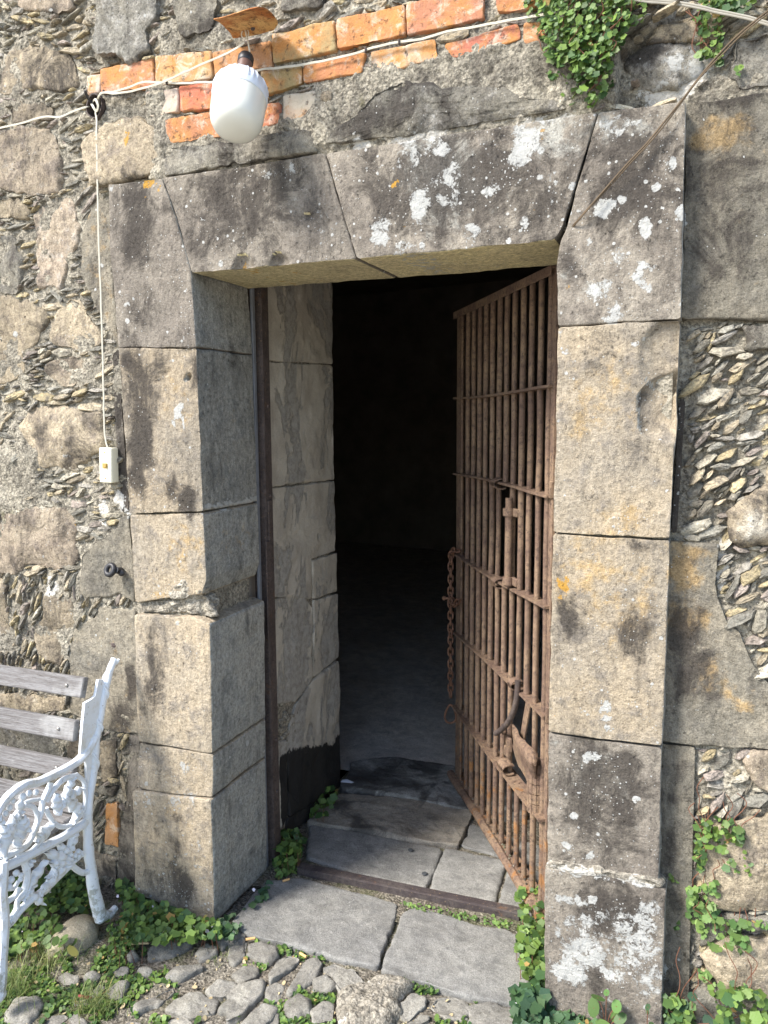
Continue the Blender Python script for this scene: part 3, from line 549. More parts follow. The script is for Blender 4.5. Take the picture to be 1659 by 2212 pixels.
# ------------------------------------------------------------ rubble masonry around it
YL, YR, YT = .030, .062, .012
WALL = empty('rubble_wall', (-1.9, .1, 0), 'old rubble stone wall of field stones and thin slate chips around the doorway', 'stone wall')
FS = [  # outline in the photo, face depth, material, options
 ([(-8, 200), (0, 130), (18, 111), (48, 84), (85, 87), (148, 116), (167, 159), (170, 187), (137, 197), (80, 193), (53, 191), (20, 205)], 'L', 'field', {}),
 ([(26, -30), (160, -30), (155, 20), (120, 30), (55, 22), (35, 10)], 'L', 'fieldpurple', {}),
 ([(204, -25), (345, -25), (338, 40), (310, 66), (322, 100), (304, 120), (270, 130), (250, 112), (205, 119), (192, 105), (194, 74), (205, 40)], 'T', 'fieldgrey', dict(base=(0, 0, 0, .4))),
 ([(372, 8), (400, -20), (470, -10), (465, 50), (430, 82), (385, 75)], 'T', 'fieldgrey', {}),
 ([(600, -30), (700, -30), (700, 8), (640, 26), (602, 24)], 'T', 'fieldgrey', dict(base=(.5, 0, 0, 0))),
 ([(21, 235), (40, 220), (87, 220), (112, 236), (112, 258), (66, 261), (24, 264)], 'L', 'field', {}),
 ([(-8, 280), (63, 267), (114, 282), (130, 318), (131, 416), (64, 418), (-8, 407)], 'L', 'fieldpurple', dict(base=(.25, 0, 0, .25))),
 ([(172, 312), (200, 276), (225, 268), (268, 254), (306, 246), (338, 277), (346, 372), (315, 379), (262, 386), (235, 400), (196, 395), (187, 363)], 'T', 'field', dict(base=(0, 0, 0, .1))),
 ([(-8, 431), (34, 428), (64, 448), (60, 474), (-8, 470)], 'L', 'field', {}),
 ([(74, 460), (100, 430), (132, 424), (162, 437), (168, 463), (167, 530), (143, 560), (141, 590), (131, 622), (80, 620), (77, 600), (84, 575), (73, 540)], 'L', 'fieldpurple', dict(base=(0, 0, 0, .35))),
 ([(-8, 510), (28, 510), (48, 565), (44, 608), (38, 634), (-8, 632)], 'L', 'fieldgrey', {}),
 ([(177, 496), (205, 434), (236, 420), (240, 500), (254, 744), (240, 716), (205, 662), (176, 592)], 'L', 'recess', dict(rim=.008, base=(.2, 0, 0, .3))),
 ([(-8, 640), (56, 648), (97, 670), (104, 690), (87, 717), (85, 737), (46, 763), (53, 793), (28, 828), (-8, 832)], 'L', 'field', {}),
 ([(126, 654), (155, 638), (175, 656), (196, 687), (217, 717), (220, 742), (169, 758), (127, 752), (107, 743), (103, 727), (114, 688)], 'L', 'field', {}),
 ([(97, 783), (123, 775), (171, 769), (199, 773), (201, 797), (202, 822), (163, 832), (127, 840), (113, 826), (91, 797)], 'L', 'fieldpurple', {}),
 ([(40, 922), (65, 886), (95, 878), (163, 886), (221, 888), (226, 945), (227, 959), (211, 980), (190, 993), (184, 1002), (144, 1014), (79, 1010), (72, 990), (60, 960)], 'L', 'field', dict(bulge=.03)),
 ([(243, 765), (256, 753), (264, 900), (279, 1106), (263, 1106), (250, 960)], 'L', 'darkstone', dict(rim=.006, base=(.8, 0, 0, 0))),
 ([(-8, 1092), (60, 1097), (139, 1093), (156, 1113), (166, 1143), (172, 1208), (152, 1222), (120, 1231), (92, 1223), (60, 1213), (45, 1236), (20, 1242), (-8, 1232)], 'L', 'fieldpurple', dict(bulge=.025)),
 ([(176, 1200), (215, 1166), (250, 1142), (260, 1118), (277, 1111), (285, 1190), (291, 1242), (291, 1302), (258, 1280), (238, 1290), (183, 1290), (174, 1278), (173, 1262)], 'L', 'recess', dict(rim=.010)),
 ([(151, 1400), (160, 1361), (175, 1349), (205, 1336), (213, 1311), (293, 1319), (298, 1460), (302, 1587), (260, 1583), (214, 1575), (190, 1560), (151, 1540)], 'L', 'recess', dict(rim=.012, base=(0, 0, 0, .2))),
 ([(96, 1290), (154, 1294), (163, 1339), (157, 1354), (145, 1399), (128, 1446), (100, 1426), (76, 1404), (71, 1351), (99, 1331)], 'L', 'field', {}),
 ([(-8, 1250), (14, 1264), (19, 1354), (33, 1402), (5, 1409), (-8, 1409)], 'L', 'field', {}),
 ([(-8, 1500), (70, 1495), (138, 1510), (140, 1535), (60, 1545), (-8, 1540)], 'L', 'field', {}),
 ([(-8, 1562), (60, 1567), (135, 1572), (140, 1600), (130, 1648), (40, 1658), (-8, 1648)], 'L', 'fieldgrey', dict(base=(0, 0, 0, .3))),
 ([(145, 1597), (180, 1592), (209, 1602), (208, 1640), (180, 1650), (147, 1635)], 'L', 'field', {}),
 ([(-8, 1690), (60, 1690), (150, 1680), (190, 1700), (190, 1740), (120, 1760), (-8, 1760)], 'L', 'fieldgrey', {}),
 ([(214, 1602), (250, 1598), (254, 1679), (216, 1687)], 'L', 'field', {}),
 ([(206, 1697), (257, 1699), (243, 1716), (214, 1716)], 'L', 'fieldgrey', {}),
 ([(200, 1838), (252, 1850), (251, 1905), (206, 1890)], 'L', 'fieldpurple', {}),
 ([(278, 1590), (302, 1594), (297, 1700), (299, 1915), (253, 1911), (256, 1802), (276, 1721)], 'L', 'darkstone', dict(rim=.006, base=(.5, 0, 0, .2))),
 ([(-8, 1775), (80, 1770), (190, 1775), (195, 1830), (100, 1848), (-8, 1843)], 'L', 'fieldgrey', {}),
 ([(-8, 1860), (90, 1862), (195, 1852), (200, 1900), (100, 1915), (-8, 1915)], 'L', 'field', {}),
 ([(353, 322), (420, 312), (655, 278), (685, 290), (685, 328), (500, 356), (356, 382)], 'T', 'fieldgrey', dict(rim=.010, base=(.25, 0, 0, 0))),
 ([(700, 312), (715, 285), (760, 250), (810, 205), (875, 172), (960, 190), (1080, 185), (1140, 212), (1200, 215), (1230, 234), (1000, 270), (800, 300)], 'T', 'fieldgrey', dict(base=(.3, 0, 0, .3), bulge=.02)),
 ([(692, 201), (714, 203), (712, 216), (695, 214)], 'T', 'field', {}),
 ([(1354, 130), (1394, 98), (1480, 95), (1530, 130), (1525, 165), (1455, 198), (1394, 193), (1356, 175)], 'R', 'fieldgrey', dict(base=(0, .35, 0, .6), bulge=.03)),
 ([(1395, 92), (1430, 52), (1540, 42), (1560, 88), (1500, 90), (1410, 96)], 'R', 'field', dict(base=(.4, 0, 0, .1))),
 ([(1370, 10), (1430, 15), (1425, 32), (1375, 30)], 'R', 'fieldpurple', {}),
 ([(1572, 170), (1590, 80), (1668, 62), (1668, 172), (1612, 184)], 'R', 'fieldgrey', dict(base=(.3, 0, 0, 0))),
 ([(1310, 112), (1360, 98), (1348, 190), (1310, 205)], 'R', 'field', {}),
 ([(1484, 224), (1560, 214), (1680, 196), (1680, 689), (1471, 690), (1477, 450)], 'R', 'recess', dict(rim=.008, amp=.003, base=(0, 0, 0, .1))),
 ([(1606, 701), (1672, 697), (1672, 751), (1609, 758)], 'R', 'fieldgrey', {}),
 ([(1574, 1104), (1617, 1069), (1672, 1037), (1672, 1177), (1602, 1179), (1578, 1149)], 'R', 'field', dict(bulge=.03)),
 ([(1440, 1169), (1555, 1177), (1539, 1223), (1550, 1290), (1572, 1346), (1598, 1365), (1628, 1439), (1672, 1490), (1672, 1622), (1502, 1611), (1428, 1603)], 'R', 'recess', dict(rim=.008, amp=.004)),
 ([(1424, 1606), (1502, 1614), (1498, 1780), (1492, 2000), (1484, 2280), (1414, 2280)], 'R', 'recess', dict(rim=.006, base=(.35, 0, 0, .1))),
 ([(1606, 1645), (1625, 1624), (1672, 1629), (1672, 1705), (1632, 1695), (1610, 1672)], 'R', 'fieldpurple', {}),
 ([(1507, 1790), (1560, 1776), (1672, 1755), (1672, 1968), (1535, 1960), (1503, 1890)], 'R', 'field', dict(bulge=.03, base=(.1, 0, 0, .1))),
 ([(1508, 1975), (1672, 1985), (1672, 2012), (1590, 2008), (1540, 2030), (1512, 2050)], 'R', 'fieldgrey', dict(base=(.5, 0, 0, 0))),
 ([(1522, 2067), (1541, 2039), (1594, 2019), (1672, 2027), (1672, 2178), (1594, 2165), (1543, 2122), (1525, 2092)], 'R', 'field', dict(bulge=.03, base=(.1, 0, 0, 0))),
 ([(1496, 2140), (1530, 2130), (1590, 2180), (1672, 2200), (1672, 2290), (1492, 2290)], 'R', 'fieldgrey', dict(base=(.3, 0, 0, 0))),
]
YD = {'L': YL, 'R': YR, 'T': YT}
taken = []
for k, (px, side, mt, op) in enumerate(FS):
    op = dict(op); Y = YD[side] - (.012 if side == 'T' else .010 if side == 'R' else 0); lp = wl(px, Y); taken.append(np.array(lp))
    dressed = mt in ('recess', 'darkstone')
    stone('field_stone' if not dressed else 'squared_stone', lp, -Y, .09, M[mt], WALL, h=.0075, rim=.006 if not dressed else .004, amp=op.get('amp', .007 if not dressed else .003), fr=op.get('fr', 11 if not dressed else 9),
          wob=.012 if not dressed else .002, bulge=op.get('bulge', .004)*.5 if not dressed else 0, edge=1.3, base=op.get('base', (.22 + .2 * random.random(), 0, 0, .2 * random.random()) if not dressed else (.1, 0, 0, 0)), seed=k + 11, faceted=.007 if not dressed else 0)
# stones of the same wall beyond the frame
def blob(cx, cz, rx, rz, n=9): return [(cx + rx * math.cos(t) * random.uniform(.8, 1.1), cz + rz * math.sin(t) * random.uniform(.8, 1.1)) for t in np.linspace(0, 2 * math.pi, n, endpoint=False)]
for (x0, x1, z0, z1) in ((-4.2, -2.42, .0, 3.3), (.42, 2.6, .0, 3.3), (-2.4, .4, 2.98, 3.4)):
    z = z0 + .1
    while z < z1 - .05:
        x = x0 + random.uniform(.05, .15); hh = random.uniform(.07, .11)
        while x < x1 - .1:
            rx = random.uniform(.09, .17)
            if len(taken) < 84: 
                lp = blob(x + rx, z, rx, hh); taken.append(np.array(lp)); stone('field_stone', lp, -.048, .08, M[random.choice(['field', 'fieldpurple', 'fieldgrey'])], WALL, h=.016, rim=.016, amp=.007, fr=11, wob=.006, bulge=.014, mfun=None, seed=len(taken))
            x += 2 * rx + random.uniform(.10, .35)
        z += 2 * hh + random.uniform(.22, .32)
# ---- brick patch
BR = [([(184, 162), (213, 158), (214, 200), (187, 204)], 'p'), ([(214, 148), (327, 127), (331, 186), (218, 199)], 'o'), ([(334, 121), (452, 110), (456, 167), (336, 183)], 'y'), ([(458, 112), (583, 88), (587, 142), (462, 164)], 'o'),
      ([(588, 74), (721, 44), (725, 108), (591, 135)], 'b'), ([(729, 42), (872, 12), (874, 75), (731, 104)], 'o'), ([(880, 9), (1040, -26), (1045, 40), (882, 74)], 'o'), ([(1070, -32), (1170, -45), (1172, 14), (1072, 26)], 'r'),
      ([(317, 200), (382, 190), (384, 242), (319, 250)], 'p'), ([(388, 188), (480, 177), (482, 230), (390, 240)], 'o'), ([(562, 155), (650, 141), (652, 180), (574, 203)], 'b'), ([(655, 140), (788, 114), (781, 157), (658, 178)], 'o'),
      ([(800, 112), (940, 85), (942, 125), (850, 150), (805, 155)], 'y'), ([(960, 95), (1118, 52), (1126, 84), (1010, 124), (975, 122)], 'r'), ([(1132, 50), (1180, 40), (1180, 92), (1134, 92)], 'o'),
      ([(356, 259), (472, 239), (476, 294), (363, 310)], 'r'), ([(478, 238), (604, 220), (606, 264), (482, 294)], 'r'), ([(610, 205), (682, 196), (682, 259), (613, 265)], 'p'), ([(230, 1737), (253, 1735), (255, 1831), (227, 1822)], 'b')]
BT = {'o': (.44, .19, .10), 'r': (.42, .175, .10), 'y': (.46, .31, .17), 'b': (.38, .23, .135), 'p': (.44, .35, .29)}; BA = {'o': .15, 'r': .2, 'y': .3, 'b': .1, 'p': .75}
bo = []
for k, (px, c) in enumerate(BR):
    Y = .006 if k < 18 else YL; cx_, cy_ = np.mean(px, 0); px = [(cx_ + (x - cx_) * (1 + 2.2 / abs(px[1][0] - px[0][0])), cy_ + (y - cy_) * 1.05) for x, y in px]; lp = wl(px, Y); taken.append(np.array(lp))
    o = stone('brickwork', lp, -Y + random.uniform(-.004, .004), .06, M['brick'], None, h=.006, rim=.0035, amp=.0025, fr=16, wob=.0035, edge=1.4, seed=200 + k, mfun=None, round_=1)
    n_ = len(o.data.vertices); tt = o.data.attributes.new('tint', 'FLOAT_COLOR', 'POINT'); tt.data.foreach_set('color', np.tile((*[v * random.uniform(.85, 1.12) for v in BT[c]], BA[c]), (n_, 1)).astype(np.float32).ravel()); bo.append(o)
def join(objs, name, parent):
    Vs = []; Qs = []; Ts = []; tn = []; off = 0
    for o in objs:
        me = o.data; n_ = len(me.vertices); v = np.empty(n_ * 3, np.float32); me.vertices.foreach_get('co', v); Vs.append(v.reshape(-1, 3))
        lt = np.empty(len(me.polygons), np.int32); me.polygons.foreach_get('loop_total', lt); li = np.empty(len(me.loops), np.int32); me.loops.foreach_get('vertex_index', li)
        q = int((lt == 4).sum()); Qs.append(li[:q * 4].reshape(-1, 4) + off); Ts.append(li[q * 4:].reshape(-1, 3) + off); t = np.empty(n_ * 4, np.float32); me.attributes['tint'].data.foreach_get('color', t); tn.append(t.reshape(-1, 4)); off += n_
    mat = objs[0].data.materials[0]
    for o in objs: me = o.data; bpy.data.objects.remove(o); bpy.data.meshes.remove(me)
    return mk(name, np.concatenate(Vs), np.concatenate(Qs), np.concatenate(Ts), mat, parent, tint=np.concatenate(tn))
join(bo[:18], 'brick_patch', WALL)['label'] = 'patch of orange bricks over the lintel'
join(bo[18:], 'brick', WALL)
# ---- occupancy of the wall plane, chips fill what is left
GX0, GX1, GZ0, GZ1, GS = -4.2, 2.6, -.15, 3.4, .004
gx = int((GX1 - GX0) / GS); gz = int((GZ1 - GZ0) / GS); occ = np.zeros((gz, gx), bool)
def fill(poly, grow=0.0):
    p = np.asarray(poly); x0, z0 = p.min(0) - .01; x1, z1 = p.max(0) + .01
    i0, i1 = max(0, int((x0 - GX0) / GS)), min(gx, int((x1 - GX0) / GS) + 1); j0, j1 = max(0, int((z0 - GZ0) / GS)), min(gz, int((z1 - GZ0) / GS) + 1)
    if i1 <= i0 or j1 <= j0: return
    X, Z = np.meshgrid(GX0 + (np.arange(i0, i1) + .5) * GS, GZ0 + (np.arange(j0, j1) + .5) * GS); ins = np.zeros(X.shape, bool)
    for k in range(len(p)):
        a, b = p[k - 1], p[k]; c = ((a[1] > Z) != (b[1] > Z)) & (X < (b[0] - a[0]) * (Z - a[1]) / (b[1] - a[1] + 1e-12) + a[0]); ins ^= c
    occ[j0:j1, i0:i1] |= ins
for p in taken: fill(p)
door = [(-1.645, -.2), (-1.60, .2), (-1.645, 2.2), (-.98, 2.19), (-.05, 2.23), (-.03, -.2)]; fill(door)
fill(wl([(232, 395), (352, 384), (702, 330), (1292, 240), (1484, 218), (1470, 700), (1440, 1900), (1440, 2290), (1170, 2290), (300, 1990), (290, 1700), (262, 1100)]))
pl_hole = onY(210, 232, .02); fill([(pl_hole[0] + .034 * math.cos(t), pl_hole[2] + .042 * math.sin(t)) for t in np.linspace(0, 6.28, 12)])
MORT = [wl([(215, 205), (345, 250), (352, 380), (232, 395), (310, 270), (230, 262)], .01), wl([(352, 312), (700, 265), (700, 300), (355, 322)], .01), wl([(684, 180), (1180, 90), (1230, 130), (1250, 230), (870, 165), (700, 290)], .01),
        wl([(1230, 90), (1360, 90), (1350, 215), (1240, 235)], .05), wl([(1350, 195), (1660, 180), (1660, 215), (1350, 222)], .05), wl([(360, 80), (600, 20), (600, 60), (350, 115)], .01), wl([(-5, 985), (60, 1000), (80, 1060), (40, 1085), (-5, 1085)], .03)]
mocc = occ.copy()
for p in MORT: fill(p)
def ang_at(x, z):      # how the chips lie, place by place
    if x > -.1:
        return random.gauss(38, 22) if z < 2.1 else random.gauss(15, 25)
    px = (x + 2.27) / .67
    if z < 1.05 and z > .62: return random.gauss(62, 14)
    if z < .62: return random.gauss(55, 35)
    if x < -2.15 and .95 < z < 1.7: return random.gauss(75, 30)
    return random.gauss(6, 16)
CV = []; CQ = []; CT = []; CC = []; co = 0
N0 = 8
cols = np.array([(.40, .34, .24), (.34, .31, .24), (.42, .39, .31), (.30, .28, .24), (.34, .29, .25), (.26, .25, .21), (.42, .35, .21)])
def inview(x, z): return -2.45 < x < .45 and z < 2.98
nchip = 0
for size, tries in ((.046, 2600), (.036, 8000), (.027, 15000), (.019, 26000), (.013, 34000)):
    for t in range(tries):
        x = random.uniform(-2.42, .42) if size < .03 or random.random() < .55 else random.uniform(GX0, GX1)
        if size < .02 and x > -1.6 and x < -.05: 
            if random.random() < .5: continue
        z = random.uniform(-.05, 2.97 if size < .04 else 3.35)
        if -1.66 < x < -.02 and z < 2.1: continue
        i = int((x - GX0) / GS); j = int((z - GZ0) / GS)
        if occ[j, i]: continue
        right = x > -.1
        if right and size > .03 and random.random() < .75: continue
        a = size * random.uniform(.7, 1.25); b = a * (random.uniform(.17, .36) if not right else random.uniform(.22, .46)); th = math.radians(ang_at(x, z)); ct, st = math.cos(th), math.sin(th)
        R = int(a / GS) + 1; j0, j1, i0, i1 = max(0, j - R), min(gz, j + R + 1), max(0, i - R), min(gx, i + R + 1)
        X, Z = np.meshgrid(GX0 + (np.arange(i0, i1) + .5) * GS - x, GZ0 + (np.arange(j0, j1) + .5) * GS - z); u = (X * ct + Z * st) / a; v = (-X * st + Z * ct) / b; e = u * u + v * v < 1
        sub = occ[j0:j1, i0:i1]
        if (sub & e).sum() > (.20 if right else .13) * max(1, e.sum()): continue
        sub |= (np.abs(u * .94) ** 1.6 + np.abs(v * .86) ** 1.6 < 1)
        Y = (YR if right else (YL if x < -1.5 else YT)) + .006 + random.uniform(-.008, .009); nchip += 1
        tt = (np.arange(N0) + np.random.uniform(-.3, .3, N0)) * 2 * math.pi / N0; rr = np.random.uniform(.78, 1.12, N0)
        cs, sn = np.cos(tt), np.sin(tt); ex = np.sign(cs) * np.abs(cs) ** .8 * a * rr * 1.08; ez = np.sign(sn) * np.abs(sn) ** 1.05 * b * rr * 1.15
        tl, tn_ = random.gauss(.45, .35), random.gauss(0, .15)
        V = []
        for sc, c in ((.96, -.03), (1.0, 0), (.80, .006), (.42, .007)):
            px_, pz_ = ex * sc, ez * sc; cc = c + (pz_ * -tl + px_ * tn_) + np.random.uniform(-.0025, .0025, N0) * (c >= 0)
            V.append(np.stack([x + px_ * ct - pz_ * st, Y - cc, z + px_ * st + pz_ * ct], 1))
        V.append(np.array([[x, Y - .008, z]])); V = np.concatenate(V); CV.append(V); i_ = np.arange(N0)
        for jj in range(3): CQ.append(np.stack([jj * N0 + i_, jj * N0 + (i_ + 1) % N0, (jj + 1) * N0 + (i_ + 1) % N0, (jj + 1) * N0 + i_], 1) + co)
        CT.append(np.stack([3 * N0 + i_, 3 * N0 + (i_ + 1) % N0, np.full(N0, 4 * N0)], 1) + co); c = cols[random.randrange(len(cols))] * random.uniform(.6, 1.2) * (1.0 if right else .95)
        if right: c = c * np.array([.96, .96, .97])
        CC.append(np.tile((*c, 1), (len(V), 1))); co += len(V)
print('chips', nchip)
tag(mk('slate_chips', np.concatenate(CV), np.concatenate(CQ), np.concatenate(CT), M['chips'], WALL, False, tint=np.concatenate(CC)), kind='stuff', label='thin slate chips packed into the mortar')
# ---- mortar bed, a rough sheet with no cells where the dressed stones stand
def mortar(name, x0, x1, z0, z1, Y, step, amp, mat, skip):
    nx, nz = int((x1 - x0) / step) + 1, int((z1 - z0) / step) + 1; X, Z = np.meshgrid(np.linspace(x0, x1, nx), np.linspace(z0, z1, nz)); P = np.stack([X.ravel(), np.zeros(X.size), Z.ravel()], 1)
    Yv = Y(P) if callable(Y) else np.full(len(P), Y); P[:, 1] = Yv; P[:, 1] -= amp * (fbm(P, 9, 5, 6, .6) * 1.3 + np.abs(fbm(P, 45, 3, 16)) * .9) 
    i = np.arange(nz - 1)[:, None] * nx + np.arange(nx - 1); Q = np.stack([i, i + 1, i + nx + 1, i + nx], -1).reshape(-1, 4)
    c = P[Q[:, 0]]; keep = ~skip(c[:, 0], c[:, 2]); Q = Q[keep]; used, inv = np.unique(Q, return_inverse=True)
    P = P[used]; return mk(name, P, inv.reshape(-1, 4), None, mat, WALL, True, masks(P))
def ybed(P):
    x, z = P[:, 0], P[:, 2]; y = np.where(x < -1.5, YL + .007, np.where(x > -.2, YR + .012, YT + .010)); 
    for p in MORT:
        lo = p_ = np.array(p); x0, z0 = lo.min(0); x1, z1 = lo.max(0); d = np.maximum(np.maximum(x0 - x, x - x1), np.maximum(z0 - z, z - z1)); y = y - .012 * np.clip(1 - d / .05, 0, 1)
    r = np.hypot(x - pl_hole[0], z - pl_hole[2]); y = y + .08 * np.clip(1 - (r - .02) / .012, 0, 1)
    return y
mortar('mortar', -2.5, .5, -.12, 3.0, ybed, .0055, .010, M['mortar'], lambda x, z: (x > -1.60) & (x < -.07) & (z < 2.12))
mortar('mortar', -4.3, -2.49, -.12, 3.5, .075, .03, .02, M['mortar'], lambda x, z: x > 99)
mortar('mortar', .49, 2.7, -.12, 3.5, .085, .03, .02, M['mortar'], lambda x, z: x > 99)
mortar('mortar', -2.5, .5, 2.99, 3.5, .04, .03, .02, M['mortar'], lambda x, z: x > 99)
# ------------------------------------------------------------ inner jamb with flaking plaster
IJ = empty('inner_jamb', (-1.37, .65, 0), 'inner side of the doorway on the left, flaking plaster over grey stone, tarred black at its foot', 'jamb')
XI = -1.372
def tarm(P, base=None):
    o = np.zeros((len(P), 4)); z = P[:, 2]; y = P[:, 1]; top = .37 - .13 * np.clip((y - .45) / .45, 0, 1); o[:, 0] = np.clip((top - z) / .12 + .35, 0, 1.2) * (y > .455); o[:, 1] = np.clip(1.4 - np.abs(z - 1.1) / .8, 0, 1); return o
for k, px in enumerate([[(560, 585), (718, 575), (719, 786), (572, 779)], [(572, 781), (719, 788), (722, 1036), (584, 1052)], [(584, 1055), (722, 1039), (727, 1190), (673, 1208), (672, 1294), (592, 1290)], [(675, 1211), (728, 1194), (730, 1278), (678, 1294)],
                        [(592, 1293), (655, 1284), (675, 1312), (675, 1468), (640, 1515), (598, 1520)], [(679, 1297), (730, 1282), (732, 1420), (679, 1464)], [(640, 1520), (677, 1470), (733, 1424), (735, 1560), (735, 1700), (626, 1765), (622, 1590)],
                        [(597, 1600), (619, 1600), (622, 1765), (608, 1790), (597, 1790)], [(622, 1768), (735, 1702), (735, 1730), (620, 1800)], [(555, 500), (718, 490), (718, 573), (560, 583)]]):
    o = stone('plastered_stone', xl(px, XI), XI, .05, M['plaster'], IJ, 'xplane', h=.008, rim=.006, amp=.005 if k != 8 else .01, fr=9, wob=.003, edge=1.0, seed=300 + k, mfun=tarm)
bk = MB(); bk.box((XI - .035, .66, 1.35), (.05, .50, 2.8)); b_ = bk.build('rubble_backing', M['mortarlight'], IJ, smooth=False)
rb = MB()
for k in range(70):
    p = onX(random.uniform(598, 640), random.uniform(1480, 1600), XI - .008); l = lump('', (0, 0), 0, .01, None, None); m_ = MB(); m_.ball(p, (.008, .014, .009), 10); V = np.array(m_.V); V = p + (V - p) * (1 + .8 * fbm(V, 60, 3, k))[:, None]; rb.add(V, m_.F)
rb.build('rubble_fill', M['mortarlight'], IJ)
rj = MB(); rj.box((-.29, .62, 1.1), (.06, .60, 2.4)); tag(rj.build('inner_right_jamb', M['plaster']), 'plain inner side of the doorway behind the open gate', 'jamb')
# ------------------------------------------------------------ flagstones and sill
def flag(px, Z, mat, label, name='flagstone', **k):
    o = stone(name, gl(px, Z), Z, k.pop('depth', .06), M[mat], STEP, 'ground', h=.008, rim=k.pop('rim', .010), amp=k.pop('amp', .0035), fr=k.pop('fr', 5), wob=k.pop('wob', .006), edge=.8, mfun=None, **k); o['label'] = label; return o
STEP = empty('door_sill', (-.85, .3, 0), None, None, None, 'structure')
flag([(500, 1992), (532, 1950), (572, 1900), (636, 1892), (750, 1922), (862, 1950), (845, 2010), (816, 2086), (760, 2078), (709, 2064), (636, 2042), (535, 2018)], .004, 'slab', 'large left front flagstone', seed=401, amp=.005)
flag([(868, 1974), (893, 1958), (950, 1970), (1010, 1990), (1190, 2030), (1240, 2100), (1240, 2200), (1130, 2172), (1010, 2148), (902, 2117), (820, 2094)], .004, 'slab', 'large right front flagstone', seed=402, amp=.005)
flag([(660, 1852), (668, 1779), (760, 1794), (957, 1833), (940, 1875), (919, 1917), (760, 1882)], .008, 'slab', 'long middle flagstone', seed=403)
flag([(962, 1829), (1040, 1846), (1096, 1860), (1082, 1905), (1070, 1950), (924, 1919)], .008, 'slab', 'square flagstone beside the gate', seed=404)
flag([(1100, 1862), (1170, 1880), (1240, 1990), (1180, 1990), (1075, 1952)], .006, 'slab', 'flagstone under the gate hinge', seed=405)
flag([(661, 1774), (690, 1740), (730, 1712), (860, 1722), (1010, 1737), (1021, 1757), (992, 1824), (855, 1807), (769, 1790)], .020, 'sill', 'worn brownish step stone', seed=406, amp=.008, fr=7)
flag([(1016, 1778), (1087, 1800), (1180, 1830), (1180, 1870), (1093, 1853), (995, 1826)], .006, 'slab', 'small flagstone behind the step', seed=407)
flag([(735, 1700), (760, 1645), (830, 1632), (960, 1648), (1100, 1690), (1140, 1760), (1024, 1748), (860, 1716)], .030, 'wet', 'dark wet slate step', seed=408, amp=.010, fr=8)
sheet('sill_bed', -1.40, -.3, .20, 1.5, -.004, .012, M['soil'], .006, 14)
# cobbles
COB = empty('cobbled_path', (-.9, -.6, 0), None, None, None, 'structure')
def ca(L): return [(x * .3307, y * .3307 + 1920.1) for x, y in L]
def cb(L): return [(x * .4299 + 493.7, y * .4299 + 1920.1) for x, y in L]
CO = [cb(l) for l in ([(10, 240), (60, 215), (90, 260), (80, 330), (30, 355), (0, 320)], [(110, 280), (160, 262), (230, 295), (245, 330), (190, 360), (110, 320)], [(205, 430), (250, 360), (330, 330), (350, 350), (290, 410), (215, 460)], [(310, 490), (380, 360), (440, 345), (465, 370), (440, 430), (330, 500)],
      [(430, 450), (500, 435), (530, 480), (500, 505), (430, 495)], [(485, 400), (540, 378), (620, 410), (690, 470), (680, 500), (560, 510), (520, 440)], [(190, 490), (240, 462), (275, 475), (260, 560), (200, 545)], [(0, 530), (60, 480), (160, 470), (165, 510), (80, 610), (0, 640)],
      [(100, 640), (170, 575), (235, 600), (150, 690), (60, 690)], [(300, 560), (350, 520), (400, 560), (390, 620), (330, 640), (295, 600)], [(860, 570), (920, 520), (990, 545), (990, 580), (900, 645), (865, 620)], [(1015, 580), (1060, 530), (1160, 540), (1200, 580), (1190, 640), (1080, 620)],
      [(1215, 590), (1330, 570), (1440, 600), (1450, 700), (1240, 710)], [(900, 670), (960, 610), (1010, 620), (1000, 650), (920, 680)], [(410, 600), (480, 560), (530, 570), (520, 650), (430, 660)], [(20, 420), (80, 380), (150, 390), (140, 430), (60, 470)], [(170, 640), (250, 615), (240, 690), (160, 700)])]
CO += [ca(l) for l in ([(1090, 560), (1160, 510), (1290, 490), (1310, 510), (1200, 560), (1110, 575)], [(890, 740), (980, 690), (1130, 625), (1140, 650), (1040, 740), (900, 790)], [(1090, 770), (1150, 690), (1290, 660), (1400, 700), (1390, 780), (1240, 810)], [(1350, 640), (1420, 580), (1540, 600), (1560, 640), (1450, 690), (1380, 690)],
      [(690, 660), (780, 610), (820, 620), (800, 700), (730, 720)], [(600, 640), (650, 600), (690, 620), (640, 680), (580, 690)], [(60, 780), (110, 710), (230, 690), (270, 760), (180, 850), (60, 850)], [(300, 860), (330, 800), (430, 800), (440, 830), (340, 890)], [(450, 830), (500, 800), (560, 860), (560, 890), (480, 890)],
      [(740, 520), (800, 490), (840, 500), (820, 540), (760, 560)], [(900, 510), (960, 500), (1000, 530), (940, 550)], [(1490, 340), (1560, 280), (1600, 300), (1600, 400), (1550, 460), (1500, 420)], [(980, 430), (1000, 370), (1120, 310), (1200, 300), (1230, 350), (1150, 400), (1050, 430)], [(820, 420), (870, 390), (900, 420), (850, 450)],
      [(1420, 310), (1480, 290), (1500, 340), (1450, 380)], [(380, 560), (430, 520), (500, 560), (510, 600), (420, 610)], [(1290, 400), (1340, 360), (1420, 370), (1400, 420), (1310, 450)], [(530, 690), (600, 690), (600, 740), (500, 740), (480, 720)], [(1100, 840), (1180, 810), (1260, 850), (1240, 900), (1100, 900)], [(780, 870), (860, 840), (930, 870), (900, 900)],
      [(1440, 770), (1500, 690), (1600, 640), (1640, 680), (1540, 800)], [(560, 560), (600, 535), (650, 555), (610, 580)], [(850, 260), (930, 240), (1090, 250), (1100, 300), (980, 310)])]
covers = []
